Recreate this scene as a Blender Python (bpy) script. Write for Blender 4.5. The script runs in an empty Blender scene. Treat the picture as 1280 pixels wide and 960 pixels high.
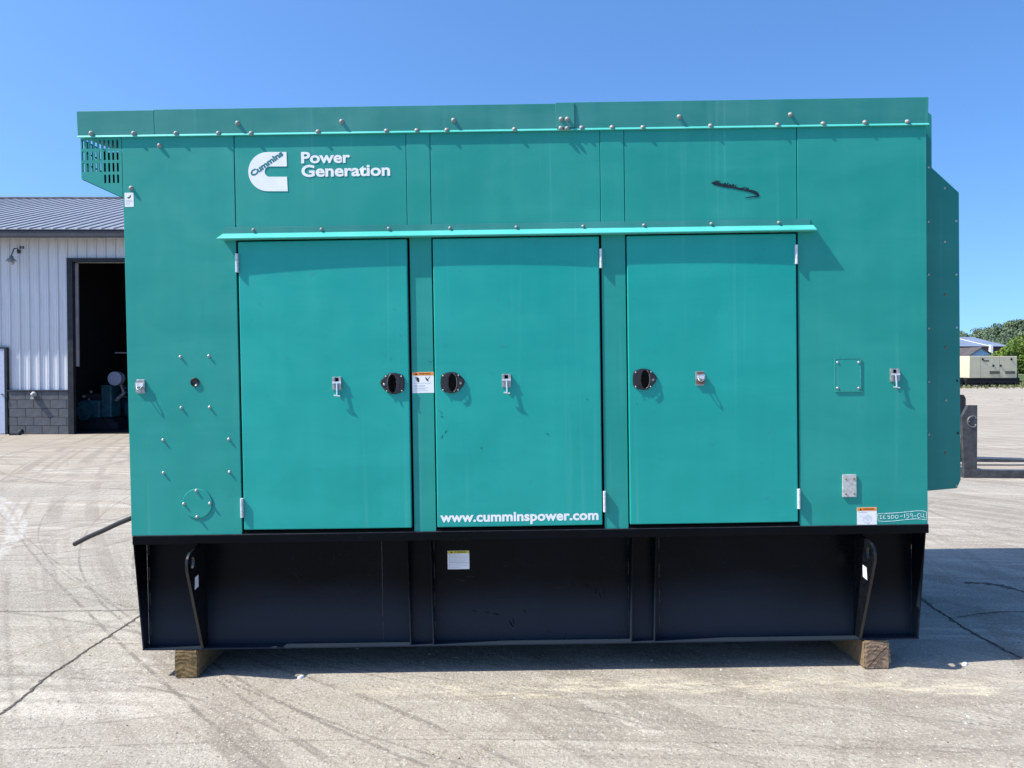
import bpy, bmesh, math, random
from mathutils import Vector, Matrix, noise
from math import sin, cos, pi, radians, atan2, sqrt
random.seed(7)
SC = bpy.context.scene
COL = SC.collection

# ------------------------------------------------------------------ camera
CAM = Vector((0, -4.18, 1.70)); PITCH = math.atan(19/961.0); F = 961.0
cd = bpy.data.cameras.new('camera'); cam = bpy.data.objects.new('camera', cd); COL.objects.link(cam)
cam.location = CAM; cam.rotation_euler = (pi/2 - PITCH, 0, 0)
cd.sensor_width = 36; cd.lens = F/1280*36; cd.clip_start = .05; cd.clip_end = 5000
SC.camera = cam

# ------------------------------------------------------------------ sky, sun, exposure
SD = Vector((0.80, 0.225, -1.0)).normalized()          # the way the sunlight travels
w = bpy.data.worlds.new('World'); SC.world = w; w.use_nodes = True
nt = w.node_tree; sk = nt.nodes.new('ShaderNodeTexSky'); sk.sky_type = 'NISHITA'; sk.sun_disc = False
sk.sun_elevation = math.asin(-SD.z); sk.sun_rotation = atan2(-SD.x, -SD.y)
sk.air_density = 1.0; sk.dust_density = 1.0; sk.ozone_density = 8.5; sk.altitude = 0
tc = nt.nodes.new('ShaderNodeTexCoord'); ad = nt.nodes.new('ShaderNodeVectorMath'); ad.operation = 'ADD'; ad.inputs[1].default_value = (0, 0, .12)
nm = nt.nodes.new('ShaderNodeVectorMath'); nm.operation = 'NORMALIZE'
nt.links.new(tc.outputs['Generated'], ad.inputs[0]); nt.links.new(ad.outputs[0], nm.inputs[0]); nt.links.new(nm.outputs[0], sk.inputs[0])
hs = nt.nodes.new('ShaderNodeHueSaturation'); hs.inputs['Saturation'].default_value = 1.08; hs.inputs['Value'].default_value = 1.19
nt.links.new(sk.outputs[0], hs.inputs['Color']); nt.links.new(hs.outputs[0], nt.nodes['Background'].inputs[0]); nt.nodes['Background'].inputs[1].default_value = .14
sd = bpy.data.lights.new('sun', 'SUN'); sd.energy = 5.0; sd.angle = radians(.5); sd.color = (1, .95, .87)
so = bpy.data.objects.new('sun', sd); COL.objects.link(so); so.rotation_euler = SD.to_track_quat('-Z', 'Y').to_euler()
so.location = (-8, -2, 10)
SC.view_settings.view_transform = 'Standard'; SC.view_settings.look = 'None'
SC.view_settings.exposure = 0.65; SC.view_settings.gamma = 1

# ------------------------------------------------------------------ picking places
def ray(px, py):
    x = (px-640)/F; u = (480-py)/F
    d = Vector((x, cos(PITCH)+u*sin(PITCH), u*cos(PITCH)-sin(PITCH)))
    return d
def at(px, py, Y):
    d = ray(px, py); t = (Y-CAM.y)/d.y
    return CAM + d*t
SL = 0.0148                                            # the yard climbs a little to the right here
def gz(x, y):
    r = sqrt(x*x+y*y); t = min(1, max(0, (r-4.0)/8)); f = 1-t*t*(3-2*t)
    return SL*x*f
def gnd(px, py):
    z = 0
    for _ in range(8):
        d = ray(px, py); t = (z-CAM.z)/d.z; p = CAM+d*t; z = gz(p.x, p.y)
    return Vector((p.x, p.y, z))
def g(px, py, Y=0.0):                                  # local x, z in the tilted generator, at depth Y
    p = at(px, py, Y); c, s = cos(SL), sin(SL)
    return (p.x*c + p.z*s, -p.x*s + p.z*c)

# ------------------------------------------------------------------ mesh helpers
class MB:
    def __init__(s): s.v = []; s.f = []; s.m = []; s.mi = 0; s.sm = []
    def add(s, vs, fs, smooth=False):
        o = len(s.v); s.v += [tuple(p) for p in vs]
        for f in fs: s.f.append([o+i for i in f]); s.m.append(s.mi); s.sm.append(smooth)
        return s
    def box(s, x0, x1, y0, y1, z0, z1):
        if x0 > x1: x0, x1 = x1, x0
        if y0 > y1: y0, y1 = y1, y0
        if z0 > z1: z0, z1 = z1, z0
        return s.add([(x, y, z) for z in (z0, z1) for y in (y0, y1) for x in (x0, x1)],
              [(0,2,3,1),(4,5,7,6),(0,1,5,4),(2,6,7,3),(0,4,6,2),(1,3,7,5)])
    def prism(s, poly, a, b, axis='y'):                # polygon in the other two axes
        def P(p, q):
            if axis == 'y': return (p[0], q, p[1])
            if axis == 'x': return (q, p[0], p[1])
            return (p[0], p[1], q)
        n = len(poly); ar = sum(poly[i][0]*poly[(i+1) % n][1]-poly[(i+1) % n][0]*poly[i][1] for i in range(n))
        if ar < 0: poly = poly[::-1]
        if a > b: a, b = b, a
        vs = [P(p, a) for p in poly]+[P(p, b) for p in poly]
        fs = [tuple(range(n)), tuple(range(2*n-1, n-1, -1))]+[(i, n+i, n+(i+1) % n, (i+1) % n) for i in range(n)]
        if axis != 'y': fs = [f[::-1] for f in fs]
        return s.add(vs, fs)
    def cyl(s, p, q, r, r2=None, n=12, smooth=True, cap=True):
        p = Vector(p); q = Vector(q); r2 = r if r2 is None else r2
        d = (q-p).normalized(); a = d.orthogonal().normalized(); b = d.cross(a)
        vs = [p+(a*cos(2*pi*i/n)+b*sin(2*pi*i/n))*r for i in range(n)]+[q+(a*cos(2*pi*i/n)+b*sin(2*pi*i/n))*r2 for i in range(n)]
        s.add(vs, [(i, (i+1) % n, n+(i+1) % n, n+i) for i in range(n)], smooth)
        if cap: s.add(vs, [tuple(range(n-1, -1, -1)), tuple(range(n, 2*n))])
        return s
    def tube(s, pts, r, n=8):
        pts = [Vector(p) for p in pts]; rings = []
        for i, p in enumerate(pts):
            d = (pts[min(i+1, len(pts)-1)]-pts[max(i-1, 0)]).normalized()
            up = Vector((0, 0, 1)) if abs(d.z) < .95 else Vector((0, 1, 0))
            a = d.cross(up).normalized(); b = d.cross(a)
            rings.append([p+(a*cos(2*pi*k/n)+b*sin(2*pi*k/n))*r for k in range(n)])
        vs = sum(rings, [])
        fs = [(i*n+k, i*n+(k+1) % n, (i+1)*n+(k+1) % n, (i+1)*n+k) for i in range(len(pts)-1) for k in range(n)]
        s.add(vs, fs, True); s.add(vs, [tuple(range(n-1, -1, -1)), tuple(range(len(vs)-n, len(vs)))])
        return s
    def lathe(s, prof, c, ax=(0, -1, 0), n=12):        # prof: (radius, height along ax)
        ax = Vector(ax).normalized(); a = ax.orthogonal().normalized(); b = ax.cross(a); c = Vector(c); vs = []
        for r, h in prof: vs += [c+ax*h+(a*cos(2*pi*k/n)+b*sin(2*pi*k/n))*r for k in range(n)]
        fs = [(i*n+k, i*n+(k+1) % n, (i+1)*n+(k+1) % n, (i+1)*n+k) for i in range(len(prof)-1) for k in range(n)]
        s.add(vs, fs, True)
        if prof[-1][0] > 1e-4: s.add(vs, [tuple(range(len(vs)-n, len(vs)))])
        return s
    def ribbon(s, pts, wd, y):                         # flat strip in the xz plane
        n = len(pts); vs = []
        for i, p in enumerate(pts):
            a = pts[max(0, i-1)]; b = pts[min(n-1, i+1)]; dx, dz = b[0]-a[0], b[1]-a[1]; L = sqrt(dx*dx+dz*dz) or 1
            ww = wd[i] if isinstance(wd, (list, tuple)) else wd
            nx, nz = -dz/L*ww/2, dx/L*ww/2
            vs += [(p[0]+nx, y, p[1]+nz), (p[0]-nx, y, p[1]-nz)]
        return s.add(vs, [(2*i, 2*i+1, 2*i+3, 2*i+2) for i in range(n-1)])
    def build(s, name, mats, parent=None, bevel=0, loc=None, fix=False):
        me = bpy.data.meshes.new(name); me.from_pydata(s.v, [], s.f)
        if not isinstance(mats, (list, tuple)): mats = [mats]
        for m in mats: me.materials.append(m)
        me.polygons.foreach_set('material_index', s.m); me.polygons.foreach_set('use_smooth', s.sm)
        if fix:
            bm = bmesh.new(); bm.from_mesh(me); bmesh.ops.recalc_face_normals(bm, faces=bm.faces); bm.to_mesh(me); bm.free()
        me.update(); o = bpy.data.objects.new(name, me); COL.objects.link(o)
        if parent is not None: o.parent = parent
        if loc is not None: o.location = loc
        if bevel:
            b = o.modifiers.new('bevel', 'BEVEL'); b.width = bevel; b.segments = 2; b.limit_method = 'ANGLE'; b.angle_limit = radians(40)
        return o
def copy_part(o, loc, parent=None, rot=None):
    c = o.copy(); COL.objects.link(c); c.location = loc
    if rot: c.rotation_euler = rot
    if parent is not None: c.parent = parent
    for ch in list(o.children):
        d = ch.copy(); COL.objects.link(d); d.parent = c
    return c
def tag(o, label, cat, group=None, kind=None):
    o['label'] = label; o['category'] = cat
    if group: o['group'] = group
    if kind: o['kind'] = kind
    return o
def thing(name, label, cat, loc=(0, 0, 0), rot=(0, 0, 0), group=None):
    o = bpy.data.objects.new(name, None); COL.objects.link(o); o.location = loc; o.rotation_euler = rot
    o.empty_display_size = .3
    return tag(o, label, cat, group)
def text(name, body, x0, x1, z0, z1, y, mat, parent, bold=0.0, keep=False, rot=0, spacing=1.0):
    cu = bpy.data.curves.new(name, 'FONT'); cu.body = body; cu.size = 1; cu.offset = bold; cu.space_character = spacing
    cu.resolution_u = 4; cu.align_x = 'LEFT'
    t = bpy.data.objects.new(name, cu); COL.objects.link(t)
    dg = bpy.context.evaluated_depsgraph_get(); me = bpy.data.meshes.new_from_object(t.evaluated_get(dg))
    bpy.data.objects.remove(t); bpy.data.curves.remove(cu)
    xs = [v.co.x for v in me.vertices]; zs = [v.co.y for v in me.vertices]
    a, b, c, d = min(xs), max(xs), min(zs), max(zs)
    sx = (x1-x0)/(b-a); sz = (z1-z0)/(d-c)
    for v in me.vertices:
        X = (v.co.x-a)*sx; Z = (v.co.y-c)*sz
        v.co = (x0+X*cos(rot)-Z*sin(rot), y, z0+X*sin(rot)+Z*cos(rot))
    me.materials.clear(); me.materials.append(mat); me.name = name
    o = bpy.data.objects.new(name, me); COL.objects.link(o); o.parent = parent
    return o

# ------------------------------------------------------------------ material helpers
class NT:
    def __init__(s, name):
        s.m = bpy.data.materials.new(name); s.m.use_nodes = True; s.t = s.m.node_tree; s.b = s.t.nodes['Principled BSDF']
        s.co = None
    def n(s, typ, **k):
        o = s.t.nodes.new(typ)
        for a, b in k.items(): setattr(o, a, b)
        return o
    def L(s, a, b): s.t.links.new(a, b)
    def put(s, sock, v):
        if hasattr(v, 'links') or isinstance(v, bpy.types.NodeSocket): s.L(v, sock)
        else: sock.default_value = v
    def coord(s, scale=(1, 1, 1), rz=0, ry=0, loc=(0, 0, 0), src='Object'):
        if s.co is None: s.co = s.n('ShaderNodeTexCoord')
        mp = s.n('ShaderNodeMapping', vector_type='POINT'); s.L(s.co.outputs[src], mp.inputs[0])
        r = s.n('ShaderNodeMapping'); r.inputs['Rotation'].default_value = (0, ry, rz); r.inputs['Location'].default_value = loc
        s.L(s.co.outputs[src], r.inputs[0]); s.L(r.outputs[0], mp.inputs[0]); mp.inputs['Scale'].default_value = scale
        return mp.outputs[0]
    def noise(s, vec, scale, detail=3, rough=.5, dist=0):
        o = s.n('ShaderNodeTexNoise'); s.L(vec, o.inputs['Vector']); o.inputs['Scale'].default_value = scale
        o.inputs['Detail'].default_value = detail; o.inputs['Roughness'].default_value = rough; o.inputs['Distortion'].default_value = dist
        return o.outputs[0]
    def ramp(s, v, a, b, lo=0, hi=1):
        o = s.n('ShaderNodeMapRange', interpolation_type='SMOOTHSTEP'); s.put(o.inputs[0], v)
        for i, x in enumerate((a, b, lo, hi)): o.inputs[i+1].default_value = x
        return o.outputs[0]
    def math(s, op, a, b=0.0, c=None):
        o = s.n('ShaderNodeMath', operation=op); s.put(o.inputs[0], a); s.put(o.inputs[1], b)
        if c is not None: s.put(o.inputs[2], c)
        return o.outputs[0]
    def mix(s, f, a, b, mode='MIX'):
        o = s.n('ShaderNodeMix', data_type='RGBA', blend_type=mode); s.put(o.inputs[0], f)
        for k, v in ((6, a), (7, b)):
            if isinstance(v, tuple): v = (v[0], v[1], v[2], 1)
            s.put(o.inputs[k], v)
        return o.outputs[2]
    def bump(s, h, st, d=.01, prev=None):
        o = s.n('ShaderNodeBump'); s.L(h, o.inputs['Height']); o.inputs['Strength'].default_value = st; o.inputs['Distance'].default_value = d
        if prev: s.L(prev, o.inputs['Normal'])
        return o.outputs[0]
    def out(s, col=None, rough=None, nrm=None, metal=None, spec=None, coat=None):
        I = s.b.inputs
        if col is not None: s.put(I['Base Color'], (col+(1,)) if isinstance(col, tuple) else col)
        if rough is not None: s.put(I['Roughness'], rough)
        if nrm is not None: s.L(nrm, I['Normal'])
        if metal is not None: I['Metallic'].default_value = metal
        if spec is not None: I['Specular IOR Level'].default_value = spec
        if coat is not None: I['Coat Weight'].default_value = coat; I['Coat Roughness'].default_value = .08
        return s.m
def simple(name, col, rough=.6, metal=0, spec=.5, var=.12, sc=12, bump=0.0):
    k = NT(name); v = k.noise(k.coord(), sc, 4, .6); f = k.ramp(v, .3, .7)
    c = k.mix(f, tuple(x*(1-var) for x in col), tuple(min(1, x*(1+var)) for x in col))
    return k.out(c, rough, k.bump(v, bump, .005) if bump else None, metal, spec)

def teal(name, c, chalk, rough):
    k = NT(name)
    a = k.noise(k.coord((.5, .5, 2.2)), 1.6, 5, .6, .6)          # hand-wiped bands
    b = k.noise(k.coord((7, 7, .25)), 1.0, 4, .6)                 # faint runs
    e = k.noise(k.coord(), 3.0, 3, .5, 1.2)
    f = k.math('ADD', k.math('MULTIPLY', a, .5), k.math('ADD', k.math('MULTIPLY', b, .25), k.math('MULTIPLY', e, .25)))
    f = k.ramp(f, .36, .66)
    c0 = tuple(x*.90 for x in c); c1 = tuple(x*(1-chalk)+chalk*y for x, y in zip(c, (.30, .52, .52)))
    col = k.mix(f, c0, c1)
    sp = k.ramp(k.noise(k.coord(), 20, 3, .6), .66, .72)          # small dull spots
    col = k.mix(k.math('MULTIPLY', sp, .30), col, (.035, .19, .20))
    # pale vertical runs, dust settled along the upper panels
    s2 = k.ramp(k.noise(k.coord((22, 22, .5), loc=(3, 0, 0)), 1.0, 2, .5), .60, .78)
    col = k.mix(k.math('MULTIPLY', s2, .10), col, (.22, .50, .50))
    h = k.noise(k.coord((1, 1, 1)), 1.7, 2, .4)
    n1 = k.bump(h, .45, .02); n2 = k.bump(k.noise(k.coord(), 240, 2, .5), .06, .001, n1)
    return k.out(col, k.ramp(e, .3, .7, rough, rough+.14), n2, spec=.33)
M = {}
M['teal'] = teal('weathered teal paint', (.009, .280, .232), .035, .45)
M['door'] = teal('door teal paint', (.006, .330, .280), .02, .36)
M['trim'] = teal('dull trim paint', (.018, .225, .195), .09, .48)  # darker, greyer teal than the wall panels
M['lip_glare'] = teal('sun glare lip paint', (.070, .47, .40), .12, .38)  # sun's brightness on the sloped lips put into a paler teal
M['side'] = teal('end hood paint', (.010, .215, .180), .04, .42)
def black():
    k = NT('gloss black paint')
    a = k.noise(k.coord((1, 1, 1)), 1.4, 5, .6, .5); c = k.mix(k.ramp(a, .35, .7), (.0010, .0020, .0036), (.0022, .0040, .0062))
    dust = k.ramp(k.noise(k.coord((1.2, 1.2, 5)), 3, 5, .7), .52, .8); c = k.mix(k.math('MULTIPLY', dust, .05), c, (.05, .05, .055))
    sz = k.n('ShaderNodeSeparateXYZ'); k.L(k.coord(), sz.inputs[0])      # ground reflection painted as a bluish lift low on the panel
    refl = k.ramp(k.math('ADD', sz.outputs[2], k.math('MULTIPLY', k.noise(k.coord((.5, 1, .9)), 2.0, 4, .6), .22)), .66, .36, 0, .46); c = k.mix(refl, c, (.036, .052, .076))
    sc = k.ramp(k.noise(k.coord((1, 1, 3), ry=.5), 26, 3, .6), .70, .74); c = k.mix(k.math('MULTIPLY', sc, .7), c, (.002, .003, .004)); s3 = k.ramp(k.noise(k.coord((3, 1, 14), ry=-.25), 9, 3, .6), .68, .74); c = k.mix(k.math('MULTIPLY', s3, .25), c, (.05, .055, .065))
    n1 = k.bump(k.noise(k.coord(), 2.2, 2, .4), .10, .02)
    return k.out(c, k.ramp(a, .3, .7, .24, .36), n1, spec=.085)
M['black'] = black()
M['blacktop'] = simple('worn black flange paint', (.022, .023, .027), .42, 0, .5, .4, 30)
M['gap_black'] = simple('black gap shade', (.004, .004, .004), .85, 0, .1)
M['rim_highlight'] = simple('highlit latch plastic', (.075, .078, .082), .42, 0, .5, .3, 60)  # latch rim highlight put into a lighter plastic colour
M['lug'] = simple('chipped black lug paint', (.005, .006, .008), .24, 0, .5, .5, 50, .2)
M['weld'] = simple('bare weld bead', (.045, .048, .052), .5, .2, .4, .4, 60)
M['dark'] = simple('black interior', (.003, .003, .003), .9, 0, .05)
M['plastic'] = simple('black latch plastic', (.014, .014, .016), .38, 0, .5, .3, 60)
M['zinc'] = simple('zinc plated steel', (.38, .39, .38), .42, .6, .5, .25, 40)
M['bolt'] = simple('dull bolt', (.27, .28, .265), .55, .35, .5, .25, 60)
M['bright'] = simple('stainless steel', (.78, .78, .78), .28, .8, .5, .12, 50)
M['rust'] = simple('rusty steel', (.20, .105, .075), .7, .2, .4, .4, 50)
M['alu'] = simple('dull aluminium plate', (.50, .51, .48), .5, .35, .5, .2, 60)
M['hinge'] = simple('grey painted hinge', (.62, .64, .66), .45, .3, .5, .08, 60)
M['white'] = simple('white vinyl', (.78, .80, .82), .5, 0, .4, .04, 20)
M['paper'] = simple('white sticker', (.78, .79, .80), .5, 0, .4, .03, 20)
M['orange'] = simple('orange warning print', (.80, .26, .03), .5, 0, .4, .05)
M['yellow'] = simple('yellow caution print', (.62, .52, .05), .5, 0, .4, .06)
M['ink'] = simple('black print', (.02, .02, .02), .6, 0, .2)
M['grey_ink'] = simple('grey fine print', (.38, .39, .40), .6, 0, .2)
M['chalk'] = simple('white paint marker', (.60, .78, .74), .7, 0, .2, .3, 80)
M['logo_teal'] = simple('teal letters in the emblem', (.02, .17, .18), .45, 0, .4, .1)
M['bare'] = simple('dark bare patch', (.005, .018, .025), .6, 0, .3, .6, 90)
M['hose'] = simple('black hose', (.010, .010, .011), .55, 0, .4, .2, 30)

def ground_mat():
    k = NT('packed dusty concrete')
    P = k.coord()
    big = k.noise(k.coord((.10, .35, 1)), 1.0, 4, .55, .8)
    med = k.noise(k.coord((.6, 1.3, 1)), 1.6, 5, .6, .5)
    base = k.mix(k.ramp(big, .36, .66), (0.318, 0.289, 0.239), (0.373, 0.324, 0.258))
    sy0 = k.n('ShaderNodeSeparateXYZ'); k.L(P, sy0.inputs[0])
    tanm = k.math('MULTIPLY', k.ramp(k.math('ADD', sy0.outputs[1], k.math('MULTIPLY', med, 5)), 8.0, 12.0), k.ramp(sy0.outputs[0], 2, -5, .35, 1))
    base = k.mix(k.math('MULTIPLY', tanm, .75), base, (0.298, 0.251, 0.192))
    base = k.mix(k.ramp(med, .30, .80, 0, .7), base, (0.405, 0.377, 0.319))
    # tyre streaks: long thin noise turned several ways, each in its own patches
    def streak(rz, sx, sy, lo, hi, amt, colr, base, loc, dist=.6, msk=None):
        v = k.noise(k.coord((sx, sy, 1), rz=rz, loc=loc), 1.0, 4, .55, dist)
        f = k.ramp(v, lo, hi)
        mm = k.ramp(k.noise(k.coord((.35, .5, 1), loc=(loc[1], loc[0], 0)), 1.0, 2, .5), .42, .60)
        f = k.math('MULTIPLY', k.math('MULTIPLY', f, mm), amt)
        return k.mix(f, base, colr)
    base = streak(radians(3), .22, 4.0, .52, .64, .42, (0.226, 0.191, 0.152), base, (0, 0, 0), 1.0)
    base = streak(radians(-8), .30, 6.0, .53, .65, .40, (0.243, 0.209, 0.168), base, (7, 2, 0), 1.2)
    base = streak(radians(6), .25, 5.0, .49, .64, .7, (0.515, 0.471, 0.393), base, (3, 9, 0), 1.0)
    base = streak(radians(48), .35, 5.5, .55, .65, .28, (0.239, 0.209, 0.168), base, (11, 4, 0), .8)
    base = streak(radians(-40), .35, 6.5, .55, .65, .28, (0.239, 0.209, 0.168), base, (5, 13, 0), .8)
    # curved tyre tracks: (centre x, centre y, radius, half width)
    sx = k.n('ShaderNodeSeparateXYZ'); k.L(P, sx.inputs[0])
    X, Y = sx.outputs[0], sx.outputs[1]
    wob = k.noise(k.coord(), 2.5, 3, .6)
    tread = k.ramp(k.noise(k.coord(), 6, 4, .7), .36, .56, .15, 1)
    for (cx, cy, r, hw, amt) in ARCS:
        dx = k.math('SUBTRACT', X, cx); dy = k.math('SUBTRACT', Y, cy)
        d = k.math('SQRT', k.math('ADD', k.math('MULTIPLY', dx, dx), k.math('MULTIPLY', dy, dy)))
        d = k.math('ABSOLUTE', k.math('SUBTRACT', k.math('ADD', d, k.math('MULTIPLY', wob, hw*1.2)), r+hw*.6))
        f = k.math('MULTIPLY', k.math('MULTIPLY', k.ramp(d, hw*1.3, hw*.3), tread), abs(amt))
        base = k.mix(f, base, (.165, .145, .122) if amt > 0 else (.52, .50, .46))
    def rings(cx, cy, fr, lo, hi, amt, colr, base, seed):
        dx = k.math('SUBTRACT', X, cx); dy = k.math('SUBTRACT', Y, cy)
        r = k.math('SQRT', k.math('ADD', k.math('MULTIPLY', dx, dx), k.math('MULTIPLY', dy, dy)))
        th = k.math('ARCTAN2', dy, dx)
        cb = k.n('ShaderNodeCombineXYZ'); k.put(cb.inputs[0], k.math('MULTIPLY', k.math('ADD', r, k.math('MULTIPLY', wob, .03)), fr)); k.put(cb.inputs[1], k.math('MULTIPLY', th, 1.4)); cb.inputs[2].default_value = seed
        v = k.noise(cb.outputs[0], 1.0, 3, .55)
        mm = k.ramp(k.noise(k.coord((.55, .8, 1), loc=(seed, seed*2, 0)), 1.0, 2, .5), .34, .58)
        f = k.math('MULTIPLY', k.math('MULTIPLY', k.ramp(v, lo, hi), mm), k.math('MULTIPLY', k.ramp(tread, 0, 1, .7, 1), amt))
        return k.mix(f, base, colr)
    base = rings(-9.0, -9.0, 22.0, .54, .62, .22, (0.204, 0.164, 0.124), base, 3.0)
    base = rings(6.0, 9.5, 20.0, .54, .62, .22, (0.209, 0.169, 0.129), base, 5.0)
    base = rings(3.5, -11.0, 26.0, .53, .62, .22, (0.214, 0.180, 0.139), base, 8.0)
    base = rings(-14.0, 6.0, 11.0, .53, .61, .35, (0.214, 0.174, 0.133), base, 11.0)
    base = rings(40.0, 30.0, 5.0, .51, .60, .6, (0.214, 0.184, 0.148), base, 17.0)
    # cream dust drifted along the front of the yard
    dn = k.math('ADD', Y, k.math('MULTIPLY', k.noise(k.coord((.5, .5, 1)), 1.3, 3, .6), .55))
    band = k.math('MULTIPLY', k.ramp(k.math('ABSOLUTE', k.math('SUBTRACT', dn, .16)), .15, .01), k.ramp(X, -1.2, -.2))
    base = k.mix(k.math('MULTIPLY', band, k.ramp(k.noise(k.coord((2, 9, 1)), 2, 4, .6), .42, .65, .05, .6)), base, (0.608, 0.533, 0.385))
    # aggregate
    sp = k.noise(P, 75, 3, .65); base = k.mix(k.ramp(sp, .44, .34, 0, .75), base, (0.175, 0.160, 0.139))
    base = k.mix(k.ramp(sp, .57, .67, 0, .6), base, (0.608, 0.569, 0.491))
    sp2 = k.noise(P, 22, 4, .7); base = k.mix(k.ramp(sp2, .60, .74, 0, .35), base, (0.220, 0.196, 0.164))
    base = k.mix(k.ramp(sp2, .42, .28, 0, .3), base, (0.533, 0.498, 0.426))
    vo = k.n('ShaderNodeTexVoronoi'); k.L(P, vo.inputs['Vector']); vo.inputs['Scale'].default_value = 19
    dots = k.math('MULTIPLY', k.ramp(vo.outputs['Distance'], .16, .08), k.ramp(k.noise(P, 3.1, 2, .5), .50, .62))
    base = k.mix(k.math('MULTIPLY', dots, .7), base, (0.119, 0.106, 0.090))
    n1 = k.bump(k.noise(P, 48, 5, .75), .9, .009)
    n1 = k.bump(sp2, .6, .016, n1)
    n1 = k.bump(k.noise(k.coord((.8, 5, 1)), 1.3, 4, .6, .8), .35, .03, n1)
    return k.out(base, .92, n1, spec=.2)
def arc3(a, b, c, hw, amt):                            # circle through three picture points on the ground
    (ax, ay), (bx, by), (cx, cy) = [tuple(gnd(*p)[:2]) for p in (a, b, c)]
    d = 2*(ax*(by-cy)+bx*(cy-ay)+cx*(ay-by)) or 1e-6
    ux = ((ax*ax+ay*ay)*(by-cy)+(bx*bx+by*by)*(cy-ay)+(cx*cx+cy*cy)*(ay-by))/d
    uy = ((ax*ax+ay*ay)*(cx-bx)+(bx*bx+by*by)*(ax-cx)+(cx*cx+cy*cy)*(bx-ax))/d
    return (ux, uy, sqrt((ax-ux)**2+(ay-uy)**2), hw, amt)
ARCS = [arc3(*q) for q in [
    ((60, 715), (135, 790), (330, 960), .016, .8), ((95, 722), (190, 792), (430, 962), .012, .6), ((215, 790), (300, 850), (545, 962), .014, .75),
    ((250, 835), (420, 905), (600, 962), .012, .7), ((400, 852), (560, 915), (660, 962), .020, .65), ((470, 845), (760, 892), (1280, 940), .010, .6),
    ((560, 850), (800, 905), (960, 962), .010, .5), ((760, 850), (1000, 880), (1280, 912), .012, .5), ((120, 850), (240, 872), (330, 905), .012, .6),
    ((0, 938), (200, 930), (420, 925), .008, .6), ((0, 912), (160, 900), (300, 880), .010, .45), ((0, 601), (80, 603), (165, 601), .035, .75),
    ((0, 572), (60, 603), (165, 612), .05, .5), ((0, 620), (90, 618), (165, 606), .03, .5), ((0, 668), (90, 660), (165, 641), .022, .7),
    ((0, 694), (80, 690), (170, 672), .022, .75), ((0, 655), (80, 642), (160, 636), .02, .5), ((0, 740), (90, 735), (172, 722), .016, .6),
    ((30, 566), (75, 588), (165, 570), .08, .5), ((0, 690), (14, 655), (0, 632), .05, -.75), ((5, 690), (28, 655), (10, 628), .05, -.6),
    ((1165, 640), (1220, 655), (1279, 664), .03, .6), ((1165, 622), (1220, 628), (1279, 640), .03, .5), ((1165, 668), (1220, 674), (1279, 686), .02, .6),
    ((1222, 515), (1250, 520), (1279, 517), .2, .5), ((1205, 560), (1240, 552), (1279, 556), .10, .5)]]
M['ground'] = ground_mat()

# ------------------------------------------------------------------ ground sheet
def grid_axis(lo, hi, fine, growth):
    out = [0.0]; s = fine; x = 0
    while x < hi: x += s; out.append(x); s = fine if x < 6 else s*growth
    s = fine; x = 0
    while x > lo: x -= s; out.insert(0, x); s = fine if x > -6 else s*growth
    return out
xs = grid_axis(-2500, 2500, .22, 1.25); ys = grid_axis(-120, 3500, .22, 1.25)
mb = MB(); nx, ny = len(xs), len(ys)
mb.add([(x, y, gz(x, y)) for y in ys for x in xs], [(j*nx+i, j*nx+i+1, (j+1)*nx+i+1, (j+1)*nx+i) for j in range(ny-1) for i in range(nx-1)], True)
ground = mb.build('ground', M['ground']); ground['kind'] = 'structure'
# dirt-filled slab joints and cracks: low irregular ridges of crumbled filler in the joint
def crack(pts, w0, seed, mat, jag=.75):
    rnd = random.Random(seed); P = [gnd(*p) for p in pts]; line = []
    for a, b in zip(P[:-1], P[1:]):
        n = max(2, int((b-a).length/.016))
        for i in range(n):
            q = a.lerp(b, i/n); line.append(q)
    line.append(P[-1]); vs = []; fs = []
    for i, q in enumerate(line):
        d = (line[min(i+1, len(line)-1)]-line[max(0, i-1)]); d.z = 0; d.normalize(); nrm = Vector((-d.y, d.x, 0))
        off = noise.noise(Vector((i*.05, seed, 0)))*w0*(.4+jag)+noise.noise(Vector((i*.31, seed, 5)))*w0*.4; ww = w0*max(.15, .9+(.4+jag*.7)*noise.noise(Vector((i*.23, seed*3.1, 1)))+jag*.5*rnd.uniform(-1, 1))*.5
        for s_, dz in ((-1, .0015), (0, .006), (1, .0015)):
            p = q+nrm*(off+s_*ww*(1+.4*rnd.uniform(-1, 1))); vs.append((p.x, p.y, gz(p.x, p.y)+dz))
        if i: o = 3*i; fs += [(o-3, o, o+1, o-2), (o-2, o+1, o+2, o-1)]
    mb = MB(); mb.add(vs, fs); o = mb.build('joint_filler', mat, ground)
    return o
M['dirt'] = simple('dark joint dirt', (.125, .108, .092), .95, 0, .1, .45, 60, .6)
M['tar'] = simple('dark crack filler', (.085, .080, .074), .85, 0, .2, .5, 40, .6)
M['faint'] = simple('hairline joint dirt', (.20, .175, .15), .95, 0, .1, .35, 60, .5)
crack([(-60, 933), (0, 893), (58, 848), (110, 812), (172, 772), (230, 735)], .022, 1, M['dirt'], .35)
crack([(-80, 766), (0, 765), (90, 764), (176, 763)], .014, 2, M['faint'])
crack([(1130, 735), (1157, 752), (1190, 775), (1225, 797), (1290, 830)], .026, 3, M['tar'], .5)
crack([(1196, 772), (1222, 768), (1250, 765), (1300, 765)], .008, 4, M['dirt'])
crack([(1205, 728), (1240, 732), (1262, 735), (1300, 744)], .050, 5, M['dirt'], 1.2)

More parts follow.
